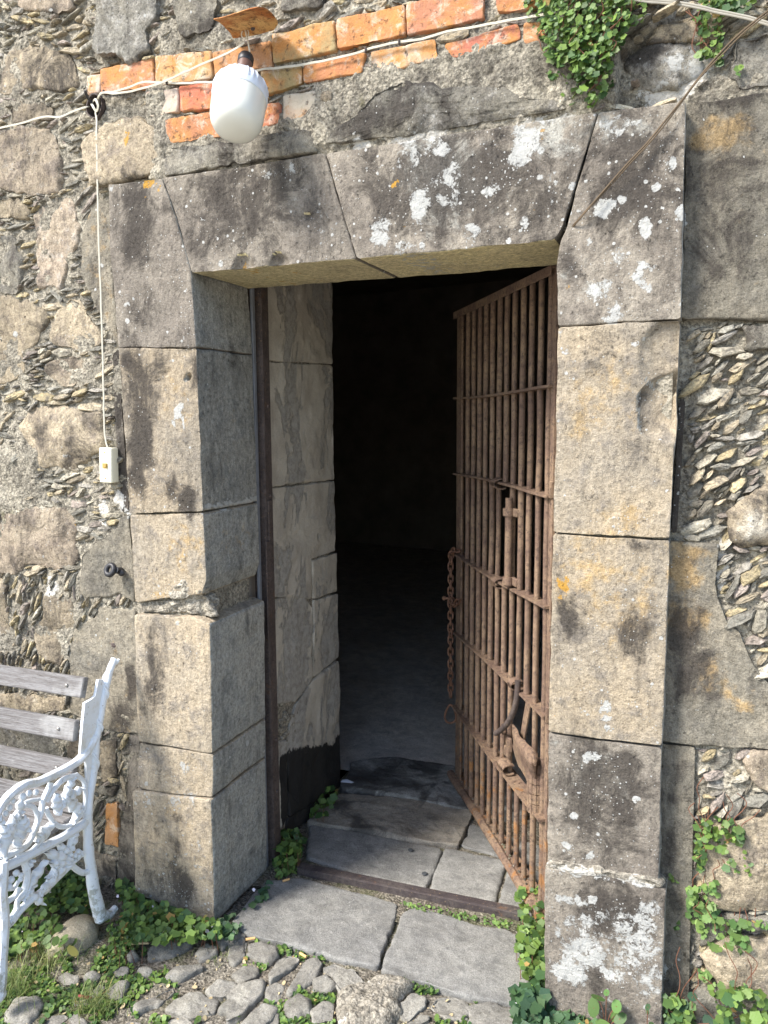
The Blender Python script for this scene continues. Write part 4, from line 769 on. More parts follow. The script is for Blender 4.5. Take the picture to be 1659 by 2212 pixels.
for k, px in enumerate(CO):
    q = np.array(gl(px, .0)); q = q.mean(0) + (q - q.mean(0)) * 1.16; lp = [tuple(v) for v in q]; covers.append((q.mean(0), np.linalg.norm(q - q.mean(0), axis=1).mean() * .95))
    stone('cobblestone', lp, -.004 + random.uniform(-.005, .004), .05, M['cobble'], COB, 'ground', h=.006, rim=.005, amp=.008, fr=10, wob=.007, bulge=.002, edge=1.5, faceted=.005, seed=500 + k, mfun=None, tilt=(random.uniform(-.08, .08), random.uniform(-.08, .08)))
rocky = stone('mortar_lump', gl(cb([(530, 600), (560, 510), (640, 500), (740, 460), (830, 445), (900, 450), (940, 480), (860, 540), (850, 620), (780, 690), (600, 710), (520, 680)]), .0), .012, .05, M['mortarlight'], COB, 'ground', h=.005, rim=.02, amp=.014, fr=16, wob=.012, bulge=.008, edge=1, seed=577, mfun=lambda P, b_=None: np.tile((0, .35, 0, 0), (len(P), 1)))
rocky['label'] = 'rough pale mortar lump among the cobbles'; q = np.array(gl(cb([(530, 600), (640, 500), (900, 450), (780, 690)]))); covers.append((q.mean(0), .1))
for t in range(900):      # the path goes on towards the viewer, out of the frame
    x = random.uniform(-2.7, 1.0); y = random.uniform(-1.5, .1); ry = random.uniform(.035, .075)
    if y > -.62 + (x + 1.6) * .39 - ry * .9 - .03: continue
    if any(math.hypot(x - c[0], y - c[1]) < (r + ry * 1.15) for c, r in covers) or len(covers) > 98: continue
    covers.append((np.array([x, y]), ry)); stone('cobblestone', blob(x, y, ry * 1.2, ry * .8), -.01, .05, M['cobble'], COB, 'ground', h=.014, rim=.014, amp=.004, fr=14, bulge=.012, mfun=None, seed=600 + t)
# ------------------------------------------------------------ iron frame fixed in the left jamb
IF = empty('iron_door_frame', (-1.36, .34, 0), 'dark brown angle-iron door frame fixed upright in the left jamb', 'door frame')
m = MB(); m.box((-1.368, .352, 1.04), (.050, .008, 2.12), None, .001); m.box((-1.343, .372, 1.04), (.006, .044, 2.12), None, .001); POST = m.build('angle_post', M['rustdark'], IF, disp=.0012, df=20)
m = MB(); m.box((-1.355, .318, 1.02), (.010, .018, 2.16), None, .002); m.build('weathered_strip', plain('grey_lead_strip', (.17, .18, .20), .8, .2, .5, 20, .5), IF, disp=.004, df=14)
p0 = onX(566, 1172, -1.338); p1 = onX(576, 1385, -1.338)
m = MB(); m.box((-1.337, .352, (p0[2] + p1[2]) / 2), (.006, .036, p0[2] - p1[2]), None, .002); m.build('strike_plate', M['rustdark'], IF)
p2 = onX(566, 1083, -1.338); m = MB(); m.box((-1.336, .366, (p0[2] + p2[2]) / 2), (.007, .026, p2[2] - p0[2]), None, .002); m.build('lock_plate', M['rustdark'], IF)
for z in (1.60, 1.30, .44, .25): 
    m = MB(); m.ball((-1.339, .374, z), .006, 10); m.build('rivet', M['rustdark'], POST)
# threshold rail
RAIL = empty('threshold_rail', (-.86, .36, 0), 'dark angle-iron rail lying across the threshold between the flagstones', 'rail')
a, b = onZ(642, 1878, .012), onZ(1122, 1978, .012); dv = (b - a)[:2]; L_ = np.linalg.norm(dv); dv /= L_; th = math.atan2(dv[1], dv[0]); Rz = np.array([[math.cos(th), -math.sin(th), 0], [math.sin(th), math.cos(th), 0], [0, 0, 1]])
c = (a + b) / 2; nrm_ = np.array([-dv[1], dv[0], 0])
m = MB(); m.box(c + nrm_ * .019 + [0, 0, .004], (L_, .032, .006), Rz, .001); m.build('flange', M['railiron'], RAIL, disp=.001, df=20)
m = MB(); m.box(c + [0, 0, -.006], (L_, .005, .026), Rz, .001); m.build('lip', M['railiron'], RAIL, disp=.001, df=20)
# ------------------------------------------------------------ open barred gate
HP = np.array([-.38, .31]); FP = np.array([-.905, 1.12]); GL = .965; gu = (FP - HP) / np.linalg.norm(FP - HP); gn = np.array([-gu[1], gu[0]]) * 1.0     # gn points away from the viewer's right
def GP(s, z, o=0.0): q = HP + gu * s - gn * o; return np.array([q[0], q[1], z])
gth = math.atan2(gu[1], gu[0]); RG = np.array([[math.cos(gth), -math.sin(gth), 0], [math.sin(gth), math.cos(gth), 0], [0, 0, 1]])
front = 1.0 if np.dot(-gn, np.array([0, -CAM_D]) - HP) > 0 else -1.0
def GO(s, z, o): return GP(s, z, o * front)
GATE = empty('iron_gate', (HP[0], HP[1], .05), 'rusty barred iron gate standing open into the dark cell', 'gate')
ZB = [.362, .682, 1.008, 1.335, 1.638]; ZT = 1.967; Z0 = .052
m = MB(); m.box(GO(.928, (ZT + Z0) / 2, 0), (.064, .008, ZT - Z0), RG, .001); m.box(GO(.958, (ZT + Z0) / 2, -.012), (.006, .03, ZT - Z0), RG, .001); m.build('free_stile', M['rust'], GATE, disp=.001, df=14)
m = MB(); m.box(GO(.004, (ZT + Z0) / 2, 0), (.026, .010, ZT - Z0), RG, .001); m.build('hinge_stile', M['rust'], GATE, disp=.001, df=14)
m = MB(); m.box(GO(.48, ZT, 0), (.965, .040, .008), RG, .001); m.box(GO(.48, ZT - .012, .018), (.965, .004, .022), RG, .001); m.build('top_bar', M['rust'], GATE, disp=.0012, df=14)
pts = [GO(s, Z0 - .006 + .010 * math.sin(s * 3), .014) for s in np.linspace(-.02, 1.0, 14)]
m = MB(); m.tube(pts, .017, 8); m.box(GO(.48, Z0 + .012, -.010), (.965, .045, .008), RG, .001); m.build('bottom_rail', M['rust'], GATE, disp=.003, df=22)
dirt = MB()
for k in range(120): dirt.ball(GO(random.uniform(0, .95), Z0 + .018, random.uniform(-.028, .008)), random.uniform(.002, .005), 5)
tag(dirt.build('grit', M['soil'], GATE), kind='stuff')
for z in ZB:
    m = MB(); ss = np.linspace(0, .955, 24); zz = z + .006 * np.sin(ss * 4 + z * 9)
    for i in range(23): m.box(GO((ss[i] + ss[i + 1]) / 2, (zz[i] + zz[i + 1]) / 2, 0), (ss[1] - ss[0] + .0006, .040 if z != ZB[0] else .05, .0075), RG @ np.array([[math.cos((zz[i + 1] - zz[i]) / .0415), 0, -math.sin((zz[i + 1] - zz[i]) / .0415)], [0, 1, 0], [math.sin((zz[i + 1] - zz[i]) / .0415), 0, math.cos((zz[i + 1] - zz[i]) / .0415)]]), 0)
    m.build('cross_bar', M['rust'], GATE, disp=.0012, df=18)
Zall = [Z0 + .01] + ZB + [ZT]
for k in range(12):      # k = 0 is the bar next to the hinge
    s = .036 + .0712 * k; m = MB()
    for j in range(6):
        z0, z1 = Zall[j], Zall[j + 1]
        if j == 3 and k == 5: m.build('bar', M['rust'], GATE, disp=.0009, df=55); m = MB(); continue
        if j == 1 and k in (2, 3): m.build('bar', M['rust'], GATE, disp=.0009, df=55); m = MB(); continue
        if j == 1 and k == 1: pass
        off = 0; n_ = 7; zs = np.linspace(z0, z1, n_); bend = .006 if (j == 3 and k in (6, 7)) else .0015
        w1, w2 = random.uniform(-bend, bend), random.uniform(-bend, bend)
        m.tube([GO(s + w1 * math.sin(math.pi * (z - z0) / (z1 - z0)), z, w2 * math.sin(math.pi * (z - z0) / (z1 - z0))) for z in zs], .0094 * random.uniform(.93, 1.07), 9, cap=False)
    m.build('bar', M['rust'], GATE, disp=.0009, df=55)
def gpx(px, py, o=0.0):      # a point of the photo on the plane of the gate, o towards the viewer
    d = ray(px, py); q = HP - gn * o * front; A_ = np.array([[d[0], -gu[0]], [d[1], -gu[1]]]); s_, t_ = np.linalg.solve(A_, q - np.array([0, -CAM_D])); return GO(t_, CAM_H + d[2] * s_, o)
# sliding bolt rod with collars in the gap of the middle panel
m = MB(); m.tube([GO(.295, 1.30, .022), GO(.300, 1.01, .022)], .012, 10); m.tube([GO(.325, 1.33, .002), GO(.335, 1.0, .0)], .007, 8)
for z in (1.255, 1.03): m.tube([GO(.2975, z + .012, .022), GO(.2975, z - .012, .022)], .019, 10); m.box(GO(.285, z, .008), (.075, .012, .026), RG, .002)
m.build('bolt_rod', M['rust'], GATE, disp=.0012, df=40)
def strap_loop(s, z, wd=.05):
    m = MB(); pts = []
    for t in np.linspace(-.6, math.pi + .6, 10): pts.append(GO(s, z + .017 * math.cos(t), .008 + .026 * math.sin(t)))
    for i in range(9):
        a_, b_ = pts[i], pts[i + 1]; m.add([GO(s, 0, 0) * 0 + a_ + RG[:, 0] * (-wd / 2), a_ + RG[:, 0] * (wd / 2), b_ + RG[:, 0] * (wd / 2), b_ + RG[:, 0] * (-wd / 2), a_ * 1 + RG[:, 0] * (-wd / 2) + [0, 0, -.004], a_ + RG[:, 0] * (wd / 2) + [0, 0, -.004], b_ + RG[:, 0] * (wd / 2) + [0, 0, -.004], b_ + RG[:, 0] * (-wd / 2) + [0, 0, -.004]],
              [(0, 1, 2, 3), (7, 6, 5, 4), (0, 4, 5, 1), (1, 5, 6, 2), (2, 6, 7, 3), (3, 7, 4, 0)])
    return m
strap_loop(.43, 1.338, .045).build('collar', M['rust'], GATE); strap_loop(.245, .70, .035).build('collar', M['rust'], GATE); strap_loop(.325, .385, .06).build('collar', M['rust'], GATE); strap_loop(.42, 1.0, .04).build('collar', M['rust'], GATE)
# bent loose bar hanging from the broken cross bar, and the torn lock plate
m = MB(); m.tube(spline([gpx(1119, 1470, .02), gpx(1117, 1500, .022), gpx(1110, 1535, .026), gpx(1096, 1562, .032), gpx(1082, 1577, .038), gpx(1071, 1584, .042)], 5), .0098, 10); m.build('bent_bar', M['rustdark'], GATE, disp=.0006, df=50)
m = MB(); a_, b_ = gpx(1143, 1512, 0), gpx(1128, 1600, 0); d_ = (b_ - a_) / np.linalg.norm(b_ - a_); x_ = np.cross(RG[:, 1], d_); m.box((a_ + b_) / 2, (.032, .006, np.linalg.norm(b_ - a_)), np.stack([x_, RG[:, 1], d_], 1), .001); m.build('flat_strap', M['rust'], GATE, disp=.0015, df=20)
def plate(rows, th=.005):
    m = MB(); R_ = len(rows); C_ = len(rows[0]); V = [p for r in rows for p in r]; Vb = [p - RG[:, 1] * th * front * -1 for p in V]; n_ = R_ * C_
    F = []
    for i in range(R_ - 1):
        for j in range(C_ - 1): q = (i * C_ + j, i * C_ + j + 1, (i + 1) * C_ + j + 1, (i + 1) * C_ + j); F += [q, tuple(v + n_ for v in q[::-1])]
    e = [(0 * C_ + j, 0 * C_ + j + 1) for j in range(C_ - 1)] + [((R_ - 1) * C_ + j + 1, (R_ - 1) * C_ + j) for j in range(C_ - 1)] + [((i + 1) * C_, i * C_) for i in range(R_ - 1)] + [(i * C_ + C_ - 1, (i + 1) * C_ + C_ - 1) for i in range(R_ - 1)]
    F += [(b_, a_, a_ + n_, b_ + n_) for a_, b_ in e]; return m.add(V + Vb, F)
ptop = [(1106, 1562), (1112, 1580), (1122, 1594), (1136, 1608), (1148, 1620), (1156, 1630)]; pbot = [(1108, 1612), (1114, 1640), (1124, 1662), (1134, 1682), (1146, 1700), (1154, 1710)]
rows = []
for t in np.linspace(0, 1, 7): rows.append(list(spline([gpx(a_[0] * (1 - t) + b_[0] * t, a_[1] * (1 - t) + b_[1] * t, .020 + .020 * math.sin(k_ * .6) + .012 * math.sin(t * 5)) for k_, (a_, b_) in enumerate(zip(ptop, pbot))], 3)))
plate(rows, .007).build('torn_lock_plate', M['rust'], GATE, disp=.006, df=30)
for q, z in enumerate((.500, .468, .436, .404, .372)):
    m = MB(); pts = [GO(.070 + .027 * math.cos(t), z, .004 + .027 * math.sin(t)) for t in np.linspace(-.9, math.pi + .9, 12)]
    for i in range(11):
        a_, b_ = pts[i], pts[i + 1]; h_ = np.array([0, 0, .0145]); o_ = (a_ + b_) / 2 - GO(.070, z, .004); o_ = o_ / np.linalg.norm(o_) * .004
        m.add([a_ - h_, b_ - h_, b_ + h_, a_ + h_, a_ - h_ + o_, b_ - h_ + o_, b_ + h_ + o_, a_ + h_ + o_], [(0, 1, 2, 3), (7, 6, 5, 4), (0, 4, 5, 1), (1, 5, 6, 2), (2, 6, 7, 3), (3, 7, 4, 0)])
    m.build('hinge_knuckle', M['rust'], GATE, disp=.0015, df=40)
m = MB(); m.box(GO(.30, .475, .012), (.035, .012, .05), RG, .003); m.box(GO(.315, .44, .010), (.04, .014, .035), RG, .003); m.ball(GO(.335, .50, .016), .010, 8); m.build('lock_remains', M['rust'], GATE, disp=.003, df=50)
for z in (1.352, .69): m = MB(); m.box(GO(-.004, z, .006), (.014, .012, .05), RG, .003); m.build('hinge_lug', M['rust'], GATE)
for s_, z_ in ((.83, .372), (.12, .372), (.06, .375)): m = MB(); m.ball(GO(s_, z_, .008), .007, 8); m.build('rivet', M['rust'], GATE)
# ------------------------------------------------------------ chain
CH = empty('chain', GO(.965, 1.02, .02), 'rusty chain with a pear-shaped ring hanging from the free edge of the gate', 'chain')
def link(c, ax, nr, L=.036, W=.023, r=.0040):
    ax = np.array(ax, float); ax /= np.linalg.norm(ax); nr = np.array(nr, float); nr -= ax * nr.dot(ax); nr /= np.linalg.norm(nr); P = []
    for t in np.linspace(0, 2 * math.pi, 17): 
        y = math.sin(t) * W / 2 * .86; x = math.cos(t) * W / 2; x += (L / 2 - W / 2) * (1 if math.cos(t) > 0 else -1) * min(1, abs(math.cos(t)) * 3); P.append(np.array(c) + ax * x + nr * y)
    m = MB(); m.tube(P, r, 7, cap=False); return m
def chain_run(pts, first=0):
    P = spline(pts, 12); d = np.concatenate([[0], np.cumsum(np.linalg.norm(np.diff(P, axis=0), axis=1))]); n_ = int(d[-1] / .0255)
    for k in range(n_):
        q = np.array([np.interp((k + .5) * .0255, d, P[:, j]) for j in range(3)]); q2 = np.array([np.interp((k + .8) * .0255, d, P[:, j]) for j in range(3)])
        ax = q2 - q; side = RG[:, 0] if (k + first) % 2 else RG[:, 1]; side = side + np.random.uniform(-.3, .3, 3); link(q, ax, side).build('chain_link', M['chain'], CH)
chain_run([GO(.89, 1.03, .012), GO(.925, 1.025, .03), GO(.948, .985, .03), GO(.950, .92, .03), GO(.950, .80, .03), GO(.948, .60, .03), GO(.945, .385, .03)])
chain_run([GO(.952, .825, .035), GO(.92, .812, .03), GO(.89, .815, .025), GO(.85, .85, .020)], 1)
m = MB(); m.ball(GO(.958, .825, .055), (.010, .010, .010), 8); m.tube([GO(.958, .825, .06), GO(.942, .825, .015)], .005, 8); m.build('shackle_bolt', M['chain'], CH)
m = MB(); cz = .335; P = [GO(.945, cz + .040 * math.cos(t), .03) + CM[0] * .030 * math.sin(t) * (.42 + .62 * (1 - math.cos(t)) / 2) for t in np.linspace(0, 2 * math.pi, 25)]; m.tube(P, .0045, 8, cap=False); m.build('pear_ring', M['chain'], CH)
# ------------------------------------------------------------ lamp, its rusty hood, cables, switch
YB = -.13; ctr = onY(514, 236, YB)
lean = np.array([.10, -.46, 0]); ax = np.array([-lean[0], -lean[1], 1.0]); ax /= np.linalg.norm(ax)            # towards the cap
e1 = np.cross(ax, [1, 0, 0]); e1 /= np.linalg.norm(e1); e2 = np.cross(ax, e1); RL = np.stack([e1, e2, ax], 1)
LAMP = empty('light_bulb', ctr, 'big unlit white bulb hanging nose-down before the orange bricks', 'light bulb')
RR = .0685
m = MB(); m.lathe([(RR, .030), (RR * 1.0, .010), (RR * .985, -.010), (RR * .97, -.028), (RR * .92, -.044), (RR * .80, -.058), (RR * .6, -.067), (RR * .35, -.072), (.004, -.0735)][::-1], ctr, RL, 48); m.build('diffuser', M['dome'], LAMP)
rib = lambda j, k: 1.0 + (.045 if (3 <= j <= 8 and (k % 12) in (0, 3, 6)) else 0)
m = MB(); m.lathe([(RR * 1.015, .029), (RR * 1.03, .034), (RR * 1.025, .046), (RR * 1.005, .052), (RR * .97, .066), (RR * .88, .080), (RR * .72, .093), (RR * .52, .101), (RR * .40, .104), (RR * .36, .106), (RR * .34, .118), (RR * .26, .124), (.014, .128), (.012, .13)], ctr, RL, 96, rib); m.build('housing', M['bulbwhite'], LAMP)
m = MB(); m.lathe([(.016, .122), (.0185, .124), (.0185, .150), (.018, .158), (.006, .160)], ctr, RL, 24); m.build('socket', M['bakelite'], LAMP)
m = MB(); m.lathe([(.019, .150), (.0205, .152), (.0205, .168), (.018, .174), (.004, .176)], ctr, RL, 24); m.build('socket_collar', M['rubber'], LAMP)
top = ctr + ax * .176
m = MB(); hk = onY(533, 76, -.02); m.tube(spline([top - ax * .004, top + ax * .012 + [.008, 0, 0], hk + [.004, -.012, .004], hk], 6), .0022, 6); m.tube([hk + np.array([.011 * math.cos(t), -.008, .011 * math.sin(t)]) for t in np.linspace(0, 6.28, 14)], .0016, 6); m.build('hanging_wire', M['cable'], LAMP)
m = MB(); sp_ = ctr + RL @ np.array([0, 0, -.058]); 
HOOD = empty('rusty_hood', onY(545, 70, -.02), 'small curled rusty sheet-metal hood bolted above the bulb', 'metal sheet')
rws = [[(503, 82, -.004), (530, 79, -.008), (560, 74, -.008), (592, 66, -.004)], [(497, 70, -.030), (528, 64, -.034), (562, 58, -.034), (600, 52, -.028)], [(484, 58, -.065), (520, 46, -.075), (560, 36, -.08), (592, 36, -.07)], [(472, 48, -.10), (505, 36, -.115), (545, 22, -.12), (575, 20, -.11)], [(461, 42, -.125), (495, 34, -.14), (530, 22, -.145), (558, 15, -.14)]]
G_ = np.array([[onY(*p) for p in spline(np.array(r, float), 4)] for r in rws]); G2 = np.stack([spline(G_[:, j], 4) for j in range(G_.shape[1])], 1)
m = MB(); R_, C_ = G2.shape[:2]; V = [tuple(p) for r in G2 for p in r]; F = []
nn = R_ * C_; V2 = [(p[0], p[1] + .001, p[2] + .0025) for p in V]
for i in range(R_ - 1):
    for j in range(C_ - 1): q = (i * C_ + j, i * C_ + j + 1, (i + 1) * C_ + j + 1, (i + 1) * C_ + j); F += [q[::-1], tuple(v + nn for v in q)]
ed = [(j, j + 1) for j in range(C_ - 1)] + [((R_ - 1) * C_ + j + 1, (R_ - 1) * C_ + j) for j in range(C_ - 1)] + [((i + 1) * C_, i * C_) for i in range(R_ - 1)] + [(i * C_ + C_ - 1, (i + 1) * C_ + C_ - 1) for i in range(R_ - 1)]
F += [(a_, b_, b_ + nn, a_ + nn) for a_, b_ in ed]; m.add(V + V2, F); m.build('sheet', M['sheet'], HOOD, disp=.002, df=25)
m = MB(); pb = onY(548, 62, -.03); m.ball(pb + np.array([0, -.004, 0]), (.007, .004, .007), 10); m.build('bolt', M['rustdark'], HOOD)
def cable(px, Y, r, mat, label, twin=True, name='cable', cat='cable', smooth=8):
    P = spline([onY(p[0], p[1], p[2] if len(p) > 2 else Y) for p in px], smooth); P = P + .0012 * np.stack([fbm(P, 30, 2, q) for q in (1, 2, 3)], 1)
    m = MB()
    if twin:
        T = np.gradient(P, axis=0); T /= np.linalg.norm(T, axis=1)[:, None] + 1e-9; s_ = np.cross(T, [0, -1, 0]); m.tube(P + s_ * r * .95, r, 7); m.tube(P - s_ * r * .95, r, 7)
    else: m.tube(P, r, 8)
    o = m.build(name, mat); return tag(o, label, cat)
cable([(-12, 279), (40, 268), (80, 255), (105, 252), (130, 252), (160, 240), (186, 231), (196, 232, .03)], .004, .0015, M['cable'], 'cream twin cable running in from the left edge to the hole')
cable([(205, 226, .04), (214, 206, -.002), (222, 200), (245, 198), (275, 190), (310, 178), (345, 178), (390, 180), (440, 178), (470, 176), (560, 151), (600, 147), (650, 141), (700, 131), (760, 118), (800, 105), (850, 93), (905, 86), (960, 70), (1010, 62), (1060, 52), (1110, 42), (1175, 32), (1250, 10)], -.006, .0015, M['cable'], 'cream twin cable clipped along the bricks and passing behind the bulb')
cable([(215, 222, .03), (214, 208, -.012), (224, 200), (250, 202), (290, 196), (330, 185), (365, 172), (400, 155), (445, 135), (480, 120), (512, 104, -.045), (528, 92, -.055)], -.014, .0015, M['cable'], 'cream twin cable sagging from the hole up to the bulb socket')
cable([(205, 240, .03), (208, 258, .004), (208, 300), (210, 360), (211, 430), (214, 540), (217, 620), (221, 740), (224, 860), (225, 930), (228, 952), (232, 966)], -.002, .0015, M['cable'], 'cream twin cable dropping down the wall to the light switch')
cable([(1350, -6), (1400, 2), (1470, 8), (1530, 21), (1590, 33), (1640, 46), (1690, 62)], .01, .0024, M['cablegrey'], 'flat pale cable crossing the top right corner of the wall')
cable([(198, 224, .035), (206, 215, 0), (212, 228, -.004), (208, 240, 0), (200, 228, .0), (196, 222, .03)], 0, .0020, M['cable'], 'loose loop of cream wire coiled inside the round hole')
for (x, y) in ((224, 199), (862, 91), (360, 178), (790, 108)): 
    m = MB(); p = onY(x, y, -.008); m.box(p, (.004, .008, .012), None, .001); tag(m.build('cable_clip', M['rustdark']), {224: 'small rusty clip on the cable just right of the round hole', 862: 'small rusty clip on the cable over the seventh brick right of the bulb', 360: 'small rusty clip on the cable left of the bulb', 790: 'small rusty clip on the cable right of the bulb'}[x], 'cable clip')
PIPE = empty('wall_pipe', pl_hole, 'round rusty pipe end sunk in the wall with cream wires coming out', 'pipe')
m = MB(); R0 = .030
for (ra, rb, y0, y1) in ((.030, .027, -.004, .09),):
    n_ = 24; V = []; 
    for (r, y) in ((ra, y1), (ra, y0), (rb, y0), (rb, y1)):
        for k in range(n_): t = 2 * math.pi * k / n_; V.append(pl_hole + np.array([r * math.cos(t), y - .01 + .002 * math.sin(3 * t), r * 1.15 * math.sin(t)]))
    m.add(V, [(i * n_ + k, i * n_ + (k + 1) % n_, (i + 1) * n_ + (k + 1) % n_, (i + 1) * n_ + k) for i in range(3) for k in range(n_)])
m.build('pipe_ring', M['rustdark'], PIPE); m = MB(); m.box(pl_hole + [0, .075, 0], (.06, .004, .07)); m.build('pipe_bottom', M['dark'], PIPE)
m = MB(); m.tube([onY(183, 196, -.02), onY(190, 212, -.004), onY(198, 222, .01)], .004, 6); tag(m.build('nail', M['rubber']), 'thick black nail slanting out of the wall above the round hole', 'nail')
SW = empty('light_switch', onY(231, 1005, .0), 'cream rectangular light switch plate on the wall left of the doorway', 'light switch')
a, b = onY(211, 967, .004), onY(252, 1043, .004); cc = (a + b) / 2; wd = .048; hh = a[2] - b[2]
tl_ = np.array([[math.cos(.03), 0, math.sin(.03)], [0, 1, 0], [-math.sin(.03), 0, math.cos(.03)]])
m = MB(); m.box(cc + [0, .008, 0], (wd, .034, hh), tl_, .003); PL = m.build('plate', M['switch'], SW)
m = MB(); m.box(cc + [.0, -.010, -.001], (.019, .004, .016), tl_, .0008); m.build('toggle_frame', M['toggle'], PL)
m = MB(); m.box(cc + [.003, -.0135, 0], (.010, .008, .012), tl_ @ np.array([[math.cos(.3), -math.sin(.3), 0], [math.sin(.3), math.cos(.3), 0], [0, 0, 1]]), .0008); m.build('toggle', M['toggle'], PL)
for dz in (.040, -.040): m = MB(); m.ball(cc + tl_ @ np.array([0, -.0095, dz]), (.0025, .0015, .0025), 8); m.build('screw', M['brass'], PL)
HK = empty('iron_eye', onY(245, 1232, YL), 'dark iron eye set in the squared stone above the bench', 'iron eye')
p = onY(238, 1231, -.012); m = MB(); m.tube([p + np.array([.014 * math.cos(t), 0 + .006 * math.sin(t), .0145 * math.sin(t)]) for t in np.linspace(0, 2 * math.pi, 21)], .0085, 10, cap=False); m.build('eye', M['rubber'], HK, disp=.001)
m = MB(); m.tube([p + [.018, .002, 0], onY(258, 1233, .012), onY(264, 1228, .05)], [.010, .011, .008], 10); m.ball(onY(262, 1238, .006), (.011, .008, .011), 10); m.build('shank', M['rubber'], HK, disp=.002)
m = MB(); m.ball(onY(246, 1395, YL + .004), (.016, .006, .013), 12); tag(m.build('iron_stub', M['rustdark'], disp=.003), 'rusty iron stub broken off flush with the stone above the bench post', 'iron stub')
# diagonal dry creeper stem crossing the top right
for k, lab in ((0, 'long dry brown stem slanting from the lintel corner up to the right, upper strand'), (1, 'long dry brown stem slanting from the lintel corner up to the right, lower strand')):
    P = spline([onY(x + k * 2, y + k * (3 + 2 * math.sin(y / 40)), Y) for x, y, Y in ((1222, 505, .06), (1236, 488, .0), (1262, 458, -.02), (1300, 417, -.02), (1352, 357, -.025), (1400, 305, -.022), (1450, 245, -.02), (1500, 180, -.02), (1550, 122, -.02), (1610, 62, -.02), (1680, 10, -.02))], 6)
    m = MB(); m.tube(P + .002 * np.stack([fbm(P + k * 3, 12, 2, q) for q in (1, 2, 3)], 1), .0021 - .0005 * k, 7); tag(m.build('creeper_stem', M['vine']), lab, 'dry stem')
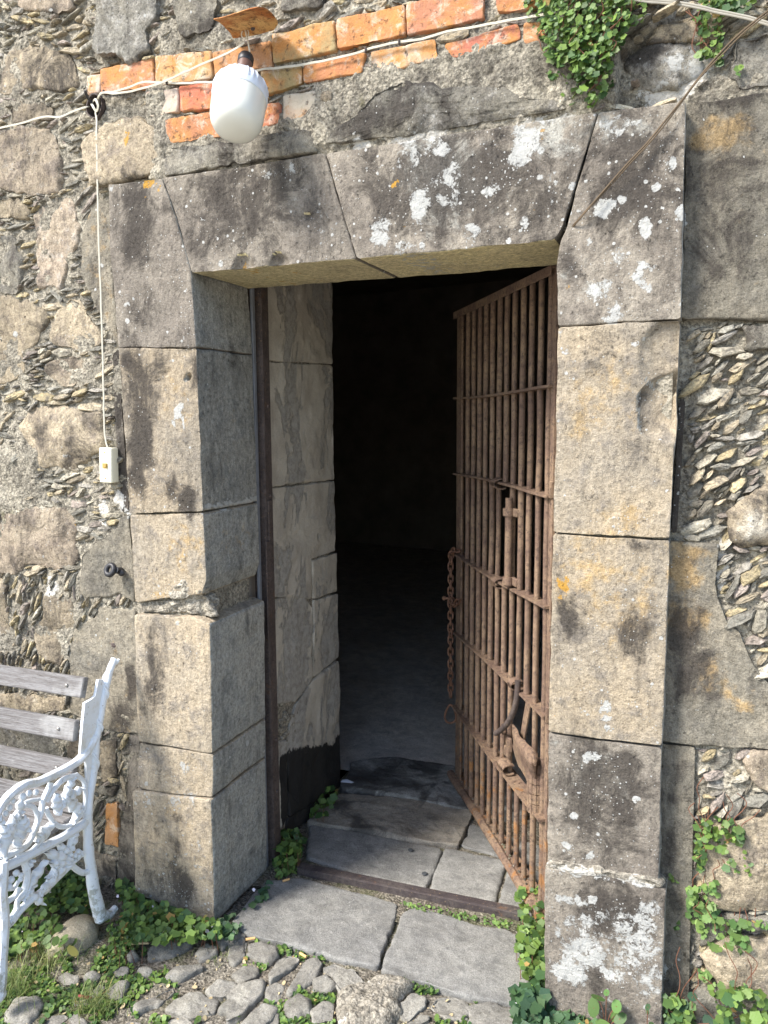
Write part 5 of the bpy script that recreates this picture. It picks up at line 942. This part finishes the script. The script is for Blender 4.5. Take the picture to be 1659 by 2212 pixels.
# ------------------------------------------------------------ bench
XB = -1.65
def b1(p): return onX(p[0] * .15873, p[1] * .15873 + 1393.4, XB)
def b2(p): return onX(p[0] * .17854, p[1] * .17854 + 1667.7, XB)
BENCH = empty('garden_bench', (-2.35, -.33, 0), 'garden bench with white cast-iron grapevine ends and grey weathered wooden slats', 'bench')
def end_frame(dx):
    m = MB(); o = np.array([dx, 0, 0])
    def tb(pts, r, sp=5, n=8): m.tube(spline([q + o for q in pts], sp), r, n)
    def tl(pts, r, r2=None):
        P = spline([q + o for q in pts], 5); m.tube(P, np.linspace(r, r2 or r, len(P)), 8)
    P = [b1(p) for p in ((1560, 190), (1500, 330), (1460, 480), (1420, 640), (1390, 800), (1370, 950), (1340, 1100), (1310, 1250), (1300, 1400), (1285, 1560), (1260, 1800))] + [b2(p) for p in ((1095, 200), (1070, 400), (1060, 600), (1065, 800), (1075, 1000), (1100, 1150), (1110, 1250), (1130, 1400), (1165, 1550), (1205, 1720))]
    r = np.interp(np.arange(len(P)), [0, 2, 8, 14, 20], [.011, .012, .012, .0145, .020]); S = spline([q + o for q in P], 5); m.tube(S, np.interp(np.linspace(0, 1, len(S)), np.linspace(0, 1, len(r)), r) * (1 + .10 * fbm(S, 25, 3, 4)), 10)
    # a tendril winding round the post
    n_ = len(S); A = []
    for i in range(0, int(n_ * .55)):
        t = i * .42; A.append(S[i] + np.array([.013 * math.cos(t), .013 * math.sin(t), 0]))
    m.tube(A, .0042, 6)
    tl([b2((1190, 1700)), b2((1260, 1740)), b2((1330, 1720)), b2((1400, 1640))], .020, .011); m.ball(b2((1210, 1770)) + o, (.018, .018, .016), 10)
    fp = [b1(p) for p in ((1330, 470), (1400, 465), (1420, 700), (1360, 950), (1310, 1200), (1290, 1500), (1230, 1800), (1180, 1900), (1165, 1600), (1090, 1500), (1095, 1380), (1120, 1040), (1145, 790), (1230, 740), (1290, 690))]
    V = [q + o + [.003, 0, 0] for q in fp] + [q + o - [.006, 0, 0] for q in fp]; k = len(fp); m.add(V, [tuple(range(k)), tuple(range(2 * k - 1, k - 1, -1))] + [(i, k + i, k + (i + 1) % k, (i + 1) % k) for i in range(k)])
    arm = [b1(p) for p in ((1290, 1250), (1200, 1420), (1080, 1560), (900, 1680), (700, 1780), (500, 1870))] + [b2(p) for p in ((300, 150), (130, 270), (0, 430), (-110, 620), (-190, 850), (-210, 1050), (-150, 1230), (-40, 1290), (30, 1180))]
    tl(arm, .0135, .012)
    for s_ in (-1, 1): tl([q + np.array([.007, 0, .006 * s_]) for q in arm[:10]], .0035)
    leg = [b2(p) for p in ((40, 1080), (25, 1300), (15, 1500), (35, 1700), (35, 1900), (15, 2200), (0, 2500), (-20, 2700))]; tl(leg, .015, .017); m.ball(b2((-30, 2730)) + o, (.017, .028, .014), 10)
    T = [([(620, 130), (560, 260), (520, 360), (500, 480), (450, 620), (400, 760), (320, 890), (190, 970), (60, 1030)], .0085), ([(150, 560), (210, 490), (280, 420), (350, 405), (420, 440), (455, 540), (440, 660), (390, 790), (300, 900)], .007), ([(930, 40), (790, 80), (700, 150), (640, 220), (590, 290), (560, 360)], .0085),
         ([(930, 40), (1010, 110), (1035, 250), (1025, 400), (980, 520), (870, 630), (740, 660), (640, 600), (580, 500), (560, 440)], .007), ([(1060, 590), (900, 700), (700, 820), (450, 950), (250, 1060), (60, 1150)], .0135), ([(0, 1040), (60, 960), (100, 860), (150, 700)], .006),
         ([(850, 1120), (960, 1200), (1050, 1210), (1095, 1100), (1095, 1000)], .009), ([(860, 1120), (780, 1190), (650, 1320), (500, 1450), (360, 1560), (240, 1680), (130, 1820), (50, 1880)], .010), ([(330, 1420), (220, 1560), (200, 1660), (130, 1780)], .008), ([(30, 1660), (90, 1570), (180, 1500), (240, 1400)], .008),
         ([(60, 1400), (150, 1410), (220, 1330)], .006), ([(480, 330), (420, 340), (350, 350), (300, 380)], .006), ([(940, 640), (880, 760), (840, 900), (860, 1080)], .008), ([(1000, 960), (950, 1040), (900, 1080), (850, 1120)], .007), ([(290, 1060), (320, 1180), (330, 1300), (300, 1420)], .010), ([(200, 1010), (330, 980), (450, 880), (640, 640)], .006)]
    for pts, r in T: tl([b2(p) for p in pts], r)
    def leaf(a, b, wd):
        a, b = b2(a)[1:], b2(b)[1:]; d = b - a; L = np.linalg.norm(d); u = d / L; v = np.array([-u[1], u[0]]); wd = wd * .000175
        n_ = 16; mid = [a + d * t for t in np.linspace(0, 1, n_)]; V = []; F = []
        for i, t in enumerate(np.linspace(0, 1, n_)):
            w_ = wd * (math.sin(math.pi * min(1, t * .9 + .08)) ** .8) * (1 + .22 * math.sin(t * 20)); c_ = mid[i]; rid = .010 + .003 * math.sin(t * 20)
            for s_, h_ in ((-1, .002), (-.5, .0095 + .003 * math.sin(t * 20 + 1)), (0, rid + .001), (.5, .0095 + .003 * math.sin(t * 20 + 1)), (1, .002)): q = c_ + v * w_ * s_ - u * (abs(s_) * -w_ * .4); V.append((XB + dx + h_, q[0], q[1]))
            for s_ in (1, .5, 0, -.5, -1): q = c_ + v * w_ * s_ - u * (abs(s_) * -w_ * .4); V.append((XB + dx - .004 - (.004 if abs(s_) < .6 else 0), q[0], q[1]))
        for i in range(n_ - 1):
            for k in range(10): F.append((i * 10 + k, (i + 1) * 10 + k, (i + 1) * 10 + (k + 1) % 10, i * 10 + (k + 1) % 10))
        m.add(V, F)
    for a, b, w_ in [((20, 1030), (150, 560), 120), ((60, 700), (270, 470), 90), ((30, 620), (-120, 500), 90), ((340, 720), (240, 540), 90), ((200, 920), (270, 600), 130), ((700, 520), (680, 260), 95), ((700, 500), (830, 250), 60), ((760, 330), (900, 60), 75), ((780, 350), (1000, 190), 80), ((790, 330), (990, 480), 100), ((640, 620), (430, 850), 110), ((860, 640), (990, 400), 60),
                     ((860, 950), (910, 690), 90), ((860, 1060), (540, 970), 80), ((860, 1000), (690, 870), 60), ((830, 1100), (590, 1100), 70), ((850, 1120), (560, 1290), 80), ((560, 1060), (320, 1430), 85), ((740, 1180), (470, 1500), 95), ((340, 1440), (520, 1600), 70), ((400, 1060), (290, 1190), 60), ((420, 1350), (270, 1560), 60), ((-20, 900), (-160, 700), 90), ((100, 860), (30, 640), 90), ((620, 1250), (700, 1100), 50)]: leaf(a, b, w_)
    for x, y, r in [(270, 300, 52), (350, 255, 46), (430, 245, 42), (235, 400, 62), (110, 430, 44), (60, 500, 42), (150, 350, 40), (940, 960, 42), (990, 1000, 36), (900, 1010, 42), (945, 1020, 36), (190, 1220, 46), (250, 1250, 36), (130, 1300, 46), (100, 1390, 52), (60, 1350, 40), (240, 1300, 34)]:
        q = b2((x, y)); m.ball(q + o + [.002, 0, 0], (r * .00020, r * .00020, r * .00020), 10)
    return m
end_frame(0).build('end_frame', M['white'], BENCH, disp=.0012, df=60)
end_frame(-1.42).build('end_frame', M['white'], BENCH, disp=.0012, df=60)
def slat(p_top, p_bot, th=.022, x1=XB - .016, dy=0, nm='back_slat'):
    t, b = np.array(p_top), np.array(p_bot); c = (t + b) / 2; h = np.linalg.norm(t[1:] - b[1:]); an = math.atan2(t[1] - b[1], t[2] - b[2]); Rr = np.array([[1, 0, 0], [0, math.cos(an), math.sin(an)], [0, -math.sin(an), math.cos(an)]])
    x0 = XB - 1.404; m = MB(); m.box(((x0 + x1) / 2, c[1] + dy + Rr[1, 1] * th / 2 * 0, c[2]), (x1 - x0, th, h), Rr, .003); return m.build(nm, M['wood'], BENCH), c, Rr
BS = [((XB, -.161, .796), (XB, -.180, .739)), ((XB, -.205, .679), (XB, -.218, .620)), ((XB, -.222, .563), (XB, -.232, .508)), ((XB, -.236, .462), (XB, -.240, .410))]
for i, (t, b) in enumerate(BS):
    o_, c_, R_ = slat(t, b); q = c_ + R_ @ np.array([0, -.013, 0]); 
    for xx in (XB - .075, XB - 1.34): m = MB(); m.ball((xx, q[1], q[2]), (.0055, .004, .0055), 10); m.build('bolt', M['steel'], o_)
for i in range(5):
    y = -.24 - i * .062; m = MB(); m.box((XB - .71, y - .02, .392 + .004 * i), (1.39, .048, .022), None, .003); m.build('seat_slat', M['wood'], BENCH)
# ------------------------------------------------------------ greenery
def leafset(name, P, Nrm, size, mat, label=None, cat='plant', kind=None, shape='lobed', stems=None, parent=None, droop=.3, group=None):
    """many small lobed leaves; P positions, Nrm facing directions"""
    n = len(P); 
    if shape == 'lobed': t = np.linspace(0, 2 * math.pi, 20, endpoint=False); rad = .52 * (1 + .14 * np.cos(5 * t) + .04 * np.cos(10 * t)) * np.where(np.abs((t + math.pi) % (2 * math.pi) - math.pi) < .2, .55, 1)
    elif shape == 'oval': t = np.linspace(0, 2 * math.pi, 10, endpoint=False); rad = .5 / np.sqrt(np.cos(t) ** 2 + (np.sin(t) / .68) ** 2)
    K = len(t); ox, oy = rad * np.cos(t), rad * np.sin(t); V = np.zeros((n, K + 1, 3)); tint = np.zeros((n, K + 1, 4)); tint[..., 3] = 1
    for i in range(n):
        nv = np.array(Nrm[i], float) + np.random.normal(0, .42, 3); nv /= np.linalg.norm(nv); g = np.array([0, 0, -1.0]) + np.random.normal(0, .6, 3); u = g - nv * g.dot(nv); u /= np.linalg.norm(u) + 1e-9; v = np.cross(nv, u); s = size * min(1.7, math.exp(random.gauss(-.05, .42)))
        cup = random.uniform(.05, .3); r2 = ox ** 2 + oy ** 2
        V[i, :K] = P[i] + s * (ox[:, None] * u + oy[:, None] * v + (cup * (r2 - .1) * (.6 + .4 * np.cos(2 * t)))[:, None] * nv); V[i, K] = P[i] - nv * s * .02
        tint[i, :, :3] = (random.random(), random.random(), random.random())
    b = np.arange(n)[:, None] * (K + 1); k = np.arange(K); T = np.stack([b + k, b + (k + 1) % K, b + K + 0 * k], -1).reshape(-1, 3)
    V = V.reshape(-1, 3); tint = tint.reshape(-1, 4)
    if stems is None: return tag(mk(name, V, None, T, mat, parent, True, tint=tint), label, cat, group, kind)
    root = empty(name, P.mean(0), label, cat, group, kind); mk('leaves', V, None, T, mat, root, True, tint=tint)['kind'] = 'stuff'
    m = MB()
    for st in stems: m.tube(st, .0011, 5)
    if stems: s_ = m.build('stems', M['stem'], root); s_['kind'] = 'stuff'
    return root
def in_poly(x, y, L):
    c = False
    for k in range(len(L)):
        a, b = L[k - 1], L[k]
        if (a[1] > y) != (b[1] > y) and x < (b[0] - a[0]) * (y - a[1]) / (b[1] - a[1]) + a[0]: c = not c
    return c
def samp(poly, n):
    xs = [p[0] for p in poly]; ys = [p[1] for p in poly]; o = []
    while len(o) < n:
        x, y = random.uniform(min(xs), max(xs)), random.uniform(min(ys), max(ys))
        if in_poly(x, y, poly): o.append((x, y))
    return o
def wall_plant(label, polys, Y, size, mat='leaf', name='wall_creeper', nst=14, shape='lobed'):
    P = []; st = []
    for poly, n, thick in polys:
        for (x, y) in samp(poly, int(n * 1.75)): P.append(onY(x, y, Y - random.uniform(.002, thick)))
    P = np.array(P)
    for k in range(nst):
        p = P[random.randrange(len(P))]; L = random.uniform(.04, .14); q = [p + [0, .006, 0]]
        for j in range(4): q.append(q[-1] + np.array([random.gauss(0, .012), random.gauss(0, .004), L / 4]))
        for s_ in q: s_[1] = min(s_[1], Y - .001)
        st.append(spline(q, 3))
    return leafset(name, P, [(-.25, -1, .45)] * len(P), size * .68, M[mat], label, 'creeper', stems=st)
wall_plant('thick green ivy-leaved creeper hanging over the bricks above the lintel', [([(1160, -30), (1345, -30), (1360, 60), (1330, 120), (1300, 130), (1290, 170), (1250, 160), (1180, 130), (1165, 40)], 620, .065), ([(1200, 60), (1310, 60), (1325, 180), (1300, 215), (1270, 235), (1255, 215), (1235, 160)], 190, .05), ([(1130, 0), (1170, -10), (1175, 90), (1150, 60)], 22, .02), ([(1345, 0), (1400, 0), (1390, 50), (1350, 60)], 18, .02), ([(1170, 130), (1250, 160), (1240, 235), (1190, 180)], 12, .015)], .01, .0165, nst=40)
wall_plant('thin creeper strands trailing over the top right stone', [([(1505, -20), (1660, -20), (1600, 30), (1520, 20)], 70, .04), ([(1500, 20), (1530, 20), (1524, 150), (1505, 130)], 26, .02), ([(1540, 30), (1565, 30), (1560, 130), (1540, 110)], 24, .02), ([(1590, 140), (1605, 140), (1600, 170), (1590, 165)], 4, .01), ([(1530, 120), (1560, 110), (1555, 140), (1530, 140)], 6, .01)], .05, .0155, nst=14)
wall_plant('green creeper growing from the joint of the right wall', [([(1500, 1775), (1560, 1765), (1605, 1785), (1600, 1820), (1560, 1830), (1510, 1800)], 46, .04), ([(1500, 1800), (1540, 1800), (1530, 1850), (1512, 1885), (1498, 1860)], 24, .03), ([(1545, 1830), (1620, 1840), (1625, 1895), (1580, 1890), (1560, 1870)], 20, .03)], .055, .019, 'leaf', nst=14)
wall_plant('longer green creeper trailing down the lower right wall', [([(1488, 1918), (1550, 1905), (1560, 1990), (1520, 2030), (1485, 1990)], 52, .04), ([(1540, 1985), (1640, 1990), (1615, 2050), (1560, 2070), (1530, 2035)], 42, .045), ([(1450, 1990), (1470, 1990), (1465, 2010)], 2, .01), ([(1505, 2080), (1530, 2080), (1545, 2130), (1510, 2120)], 7, .02), ([(1440, 1885), (1480, 1895), (1478, 1905), (1450, 1905)], 3, .01), ([(1620, 1990), (1655, 1985), (1650, 2010)], 5, .015)], .055, .020, 'leafpale', nst=14)
def ground_plant(label, polys, size, mat='leaf', name='weed_clump', shape='lobed', z=.0, nst=0, cat='weeds', kind=None, tall=.03, nrm=(.0, -.45, 1.0)):
    P = []
    for poly, n, h in polys:
        for (x, y) in samp(poly, int(n * 1.9)):
            zz = z + random.random() ** 1.2 * h; P.append(onZ(x, y, zz))
    P = np.array(P); st = []
    for k in range(nst):
        p = P[random.randrange(len(P))]; st.append([p, p + [random.gauss(0, .006), random.gauss(0, .006), -max(.01, p[2] - z + .02)]])
    return leafset(name, P, [nrm] * len(P), size * .66, M[mat], label, cat, kind, shape, stems=st if nst else None)
ground_plant('green ivy-leaved weeds covering the ground between bench and left jamb', [([(60, 1905), (150, 1890), (205, 1940), (200, 1970), (100, 1965)], 120, .04), ([(255, 1895), (300, 1915), (300, 1935), (255, 1930)], 30, .05), ([(262, 1915), (300, 1935), (400, 1965), (470, 1990), (480, 2025), (380, 2040), (300, 2030), (262, 2005)], 300, .06), ([(-10, 1925), (110, 1905), (130, 2010), (60, 2060), (-10, 2060)], 150, .05), ([(130, 1870), (180, 1860), (190, 1920), (150, 1930)], 50, .05), ([(100, 1830), (200, 1850), (200, 1910), (100, 1900)], 50, .05), ([(0, 1900), (100, 1880), (100, 1930), (0, 1940)], 60, .05)], .025, 'leaf', 'ground_creeper', nst=110)
ground_plant('creeper runner with few leaves climbing onto the front flagstone', [([(470, 1990), (560, 1950), (590, 1925), (580, 1905), (540, 1955), (470, 2000)], 26, .02), ([(440, 1985), (520, 2000), (500, 2030), (440, 2030)], 60, .03)], .022, 'leafdark', nst=10)
ground_plant('round clump of bright weeds in the corner of the iron frame', [([(598, 1800), (640, 1788), (659, 1815), (640, 1860), (595, 1865), (590, 1830)], 95, .075)], .028, 'leaf', nst=20)
ground_plant('flat broad-leaved weed at the end of the threshold rail', [([(588, 1862), (640, 1858), (642, 1885), (600, 1895)], 22, .02)], .03, 'leafpale', shape='oval', nst=8)
ground_plant('small weeds growing at the foot of the tarred jamb', [([(668, 1740), (690, 1705), (728, 1700), (730, 1722), (705, 1765), (670, 1768)], 46, .06), ([(690, 1758), (735, 1752), (735, 1772), (695, 1772)], 8, .01)], .028, 'leaf', nst=12)
ground_plant('lush bright green weeds under the gate hinge beside the right jamb', [([(1112, 1925), (1170, 1915), (1178, 2010), (1178, 2110), (1130, 2110), (1112, 2040), (1130, 1990)], 190, .10), ([(1140, 2090), (1178, 2090), (1178, 2160), (1150, 2150)], 26, .06)], .026, 'leaf', nst=40)
ground_plant('tall dark-leaved weeds in front of the right plinth', [([(1105, 2140), (1178, 2120), (1190, 2225), (1110, 2225)], 90, .07), ([(1178, 2165), (1260, 2170), (1300, 2225), (1180, 2225)], 80, .03)], .030, 'leafdark', nst=30)
def sprig(label, base, tips, size, mat='leafpale', shape='oval', name='broadleaf_weed'):
    b = np.array(base, float); P = []; st = []
    for tx, ty, tz in tips: t = b + np.array([tx, ty, tz]); P.append(t); st.append(spline([b, b + np.array([tx * .3, ty * .3, tz * .7]), t], 4))
    return leafset(name, np.array(P), [(-.1, -.7, .7)] * len(P), size, M[mat], label, 'weed', None, shape, stems=st)
g = onY(1308, 2215, -.05); g[2] = -.02
sprig('upright bright green weed against the lichened plinth', g, [(.0, 0, .15), (.025, 0, .12), (-.03, 0, .10), (.02, .01, .085), (-.035, -.01, .065), (.03, -.01, .06), (.0, -.02, .07), (-.02, 0, .13), (.035, 0, .09), (.0, -.02, .03), (.05, -.02, .02), (-.05, -.02, .03), (.03, -.02, .02)], .030)
g = onY(1398, 2215, -.04); g[2] = .0
sprig('thin upright weed at the right edge of the plinth', g, [(.0, 0, .10), (.01, 0, .07), (-.008, 0, .05), (.012, 0, .03), (0, -.01, .12)], .020, 'leafdark')
g = onY(1495, 2170, .0); g[2] = .04
sprig('weed with dark-blotched leaves beside the recessed pilaster', g, [(-.06, 0, .05), (-.02, 0, .07), (.04, 0, .04), (.0, 0, .10), (.03, -.01, .01), (-.05, -.01, .01), (.0, -.02, -.01), (-.03, 0, .03)], .036, 'leafdark')
wall_plant('broad bright weeds along the foot of the right wall', [([(1435, 2150), (1500, 2170), (1500, 2230), (1435, 2225)], 28, .05), ([(1535, 2130), (1600, 2120), (1650, 2150), (1660, 2230), (1530, 2230)], 56, .06)], .03, .027, 'leaf', 'foot_weeds', 10)
ground_plant('pale nettle-like weed growing beside the boulder', [([(80, 2010), (100, 1985), (165, 2025), (165, 2060), (120, 2070), (85, 2045)], 14, .05)], .045, 'leafpale', 'broadleaf_weed', 'oval', nst=8)
ground_plant('feathery green weed right of the bench foot', [([(230, 1985), (290, 1990), (300, 2050), (260, 2060), (235, 2030)], 150, .05)], .011, 'leaf', 'feathery_weed', nst=20)
# small creeping plants between the cobbles: nobody could count them
free = []
t0 = 0
while len(free) < 5200 and t0 < 120000:
    t0 += 1; x = random.uniform(-10, 1190); y = random.uniform(1990, 2230); q = onZ(x, y, -.02)
    v = vn(np.array([[q[0] * 9, q[1] * 9, 3.3]]), 2)[0] + .5 * vn(np.array([[q[0] * 30, q[1] * 30, 1.3]]), 4)[0]
    if v < .0: continue
    d = min((math.hypot(q[0] - c[0], q[1] - c[1]) / r for c, r in covers))
    if d < 1.0: continue
    if in_poly(x, y, [(500, 1990), (572, 1895), (863, 1945), (1200, 2030), (1200, 2215), (1130, 2172), (1010, 2148), (820, 2094), (709, 2064), (636, 2044)]): continue
    free.append(q + [0, 0, random.uniform(-.004, .018)])
free = np.array(free)
leafset('ground_cover', free, [(0, -.3, 1)] * len(free), .0115, M['leaf'], 'tiny creeping leaves between the cobbles', 'ground cover', 'stuff', 'oval')
gap = [onZ(x, y, .008) for x, y in samp([(862, 1948), (900, 1950), (1110, 1992), (1110, 2012), (1000, 1986), (890, 1962), (868, 1972)], 150)]
leafset('joint_moss', np.array(gap), [(0, -.3, 1)] * len(gap), .009, M['leafpale'], 'bright moss and seedlings in the joint below the threshold rail', 'moss', 'stuff', 'oval')
def grass(label, cx, cy, n, spread, ln, z=-.02, name='grass_tuft', kind=None, ang=None):
    V = []; T = []; tn = []; b = onZ(cx, cy, z)
    for i in range(n):
        p = b + np.array([random.gauss(0, spread), random.gauss(0, spread * .7), 0]); a = random.uniform(0, 6.28); l = ln * random.uniform(.4, 1.2); w_ = random.uniform(.0008, .0017); bend = random.uniform(.3, 1.2); d = np.array([math.cos(a), math.sin(a), 0]); s_ = np.array([-d[1], d[0], 0]) * w_
        i0 = len(V); c_ = (random.random(), random.random(), random.random(), 1)
        for k in range(5):
            t = k / 4; c = p + d * l * bend * t * t * .8 + np.array([0, 0, l * (t - .35 * bend * t * t)]); ww = s_ * (1 - t * .9); V += [c - ww, c + ww]; tn += [c_, c_]
        for k in range(4): q = i0 + 2 * k; T += [(q, q + 1, q + 3), (q, q + 3, q + 2)]
    return tag(mk(name, V, None, T, M['grass'], None, True, tint=tn), label, 'grass', kind=kind)
grass('fine green grass tuft below the boulder', 100, 2075, 260, .045, .085)
grass('spiky grass tuft at the bottom edge among cobbles', 205, 2180, 300, .035, .07)
grass('dry grass at the bottom left corner', 15, 2150, 240, .05, .10)
grass('pale dry grass by the cobbles below the left jamb', 465, 2068, 90, .03, .03, kind='stuff')
grass('short grass at the foot of the white plinth', 1260, 2222, 120, .03, .05, z=-.01, kind='stuff')
grass('thin grass between the cobbles at bottom centre', 640, 2195, 70, .035, .03, kind='stuff')
# ------------------------------------------------------------ small loose things
bp = [(96 + 0, 2046), (107, 2022), (145, 1990), (172, 1976), (198, 1976), (214, 1992), (211, 2016), (172, 2042), (139, 2052), (103, 2056)]
o = stone('boulder', gl(bp, .015), .022, .06, M['boulder'], None, 'ground', h=.006, rim=.026, amp=.004, fr=8, bulge=.022, wob=.004, edge=.3, mfun=None, seed=801); tag(o, 'smooth tan boulder lying under the foot of the bench', 'boulder')
def rod(name, px, z, L, r, ang, mat, label, cat):
    p = onZ(*px, z); m = MB(); d = np.array([math.cos(ang), math.sin(ang), 0]) * L / 2; m.tube([p - d, p + d], r, 8); return tag(m.build(name, mat), label, cat)
rod('cigarette_butt', (618, 1901), .010, .024, .0038, .9, M['butt'], 'tan cigarette butt at the left end of the threshold rail', 'cigarette butt')
rod('cigarette_butt', (541, 2028), .002, .028, .0040, .6, M['butt'], 'tan cigarette butt beside the cobble left of the front flagstone', 'cigarette butt')
rod('cigarette_butt', (655, 2063), .0, .026, .0038, -.3, M['butt'], 'tan cigarette butt in the gap below the left front flagstone', 'cigarette butt')
rod('cigarette_butt', (1106, 1887), .014, .018, .0036, .2, M['butt'], 'tan cigarette butt below the bottom rail of the gate', 'cigarette butt')
rod('dry_twig', (305, 2136), .0, .05, .0022, .3, M['straw'], 'pale dry twig lying among the weeds below the left jamb', 'twig') if False else rod('dry_twig', (303, 2038), .012, .05, .003, .4, M['straw'], 'pale dry twig lying among the weeds right of the bench foot', 'twig')
for px, lab in (((887, 1836), 'dark flat spot of gum on the flagstone joint'), ((917, 1887), 'dark flat spot of gum near the threshold rail')):
    p = onZ(*px, .0135); m = MB(); m.lathe([(.010, 0), (.009, .002), (.004, .0025)], p, None, 14); tag(m.build('chewing_gum', M['gum']), lab, 'gum')
m = MB(); p = onZ(178, 2158, .0)
for k in range(3): m.ball(p + np.array([random.gauss(0, .005), random.gauss(0, .005), .004 * k]), (.009, .006, .002), 8)
tag(m.build('flower_petals', M['petal'], disp=.002), 'small crumpled dark red petals on the cobbles', 'petals')
m = MB(); p = onZ(747, 1689, .035); m.add([p + [-.02, -.01, 0], p + [.03, -.006, .002], p + [.035, .008, .001], p + [.0, .014, .006], p + [-.02, .01, .002], p + [.005, 0, .008]], [(0, 1, 5), (1, 2, 5), (2, 3, 5), (3, 4, 5), (4, 0, 5), (4, 3, 2, 1, 0)]); tag(m.build('paper_scrap', M['paper']), 'crumpled pale paper scrap at the foot of the inner jamb', 'paper')
fl = []
for (x, y) in ((418, 2000), (460, 2003), (448, 2012), (352, 2011), (310, 2022), (254, 1936), (330, 1958), (108, 1928), (80, 1961), (48, 2012), (645, 1944) if False else (548, 1922), (1104, 1995) if False else (1114, 2170)): fl.append(onZ(x, y, .035))
leafset('toadflax_flowers', np.array(fl), [(0, -.8, .6)] * len(fl), .009, M['flower'], 'tiny pale violet flowers dotted over the ground creeper', 'flowers', 'stuff')
lit = np.array([onZ(x, y, -.008) for x, y in samp([(0, 2000), (500, 2040), (1100, 2180), (1100, 2225), (-10, 2225)], 260)])
leafset('leaf_litter', lit, [(0, -.2, 1)] * len(lit), .009, M['straw'], 'dry crumbs and straw on the soil between the cobbles', 'litter', 'stuff', 'oval')
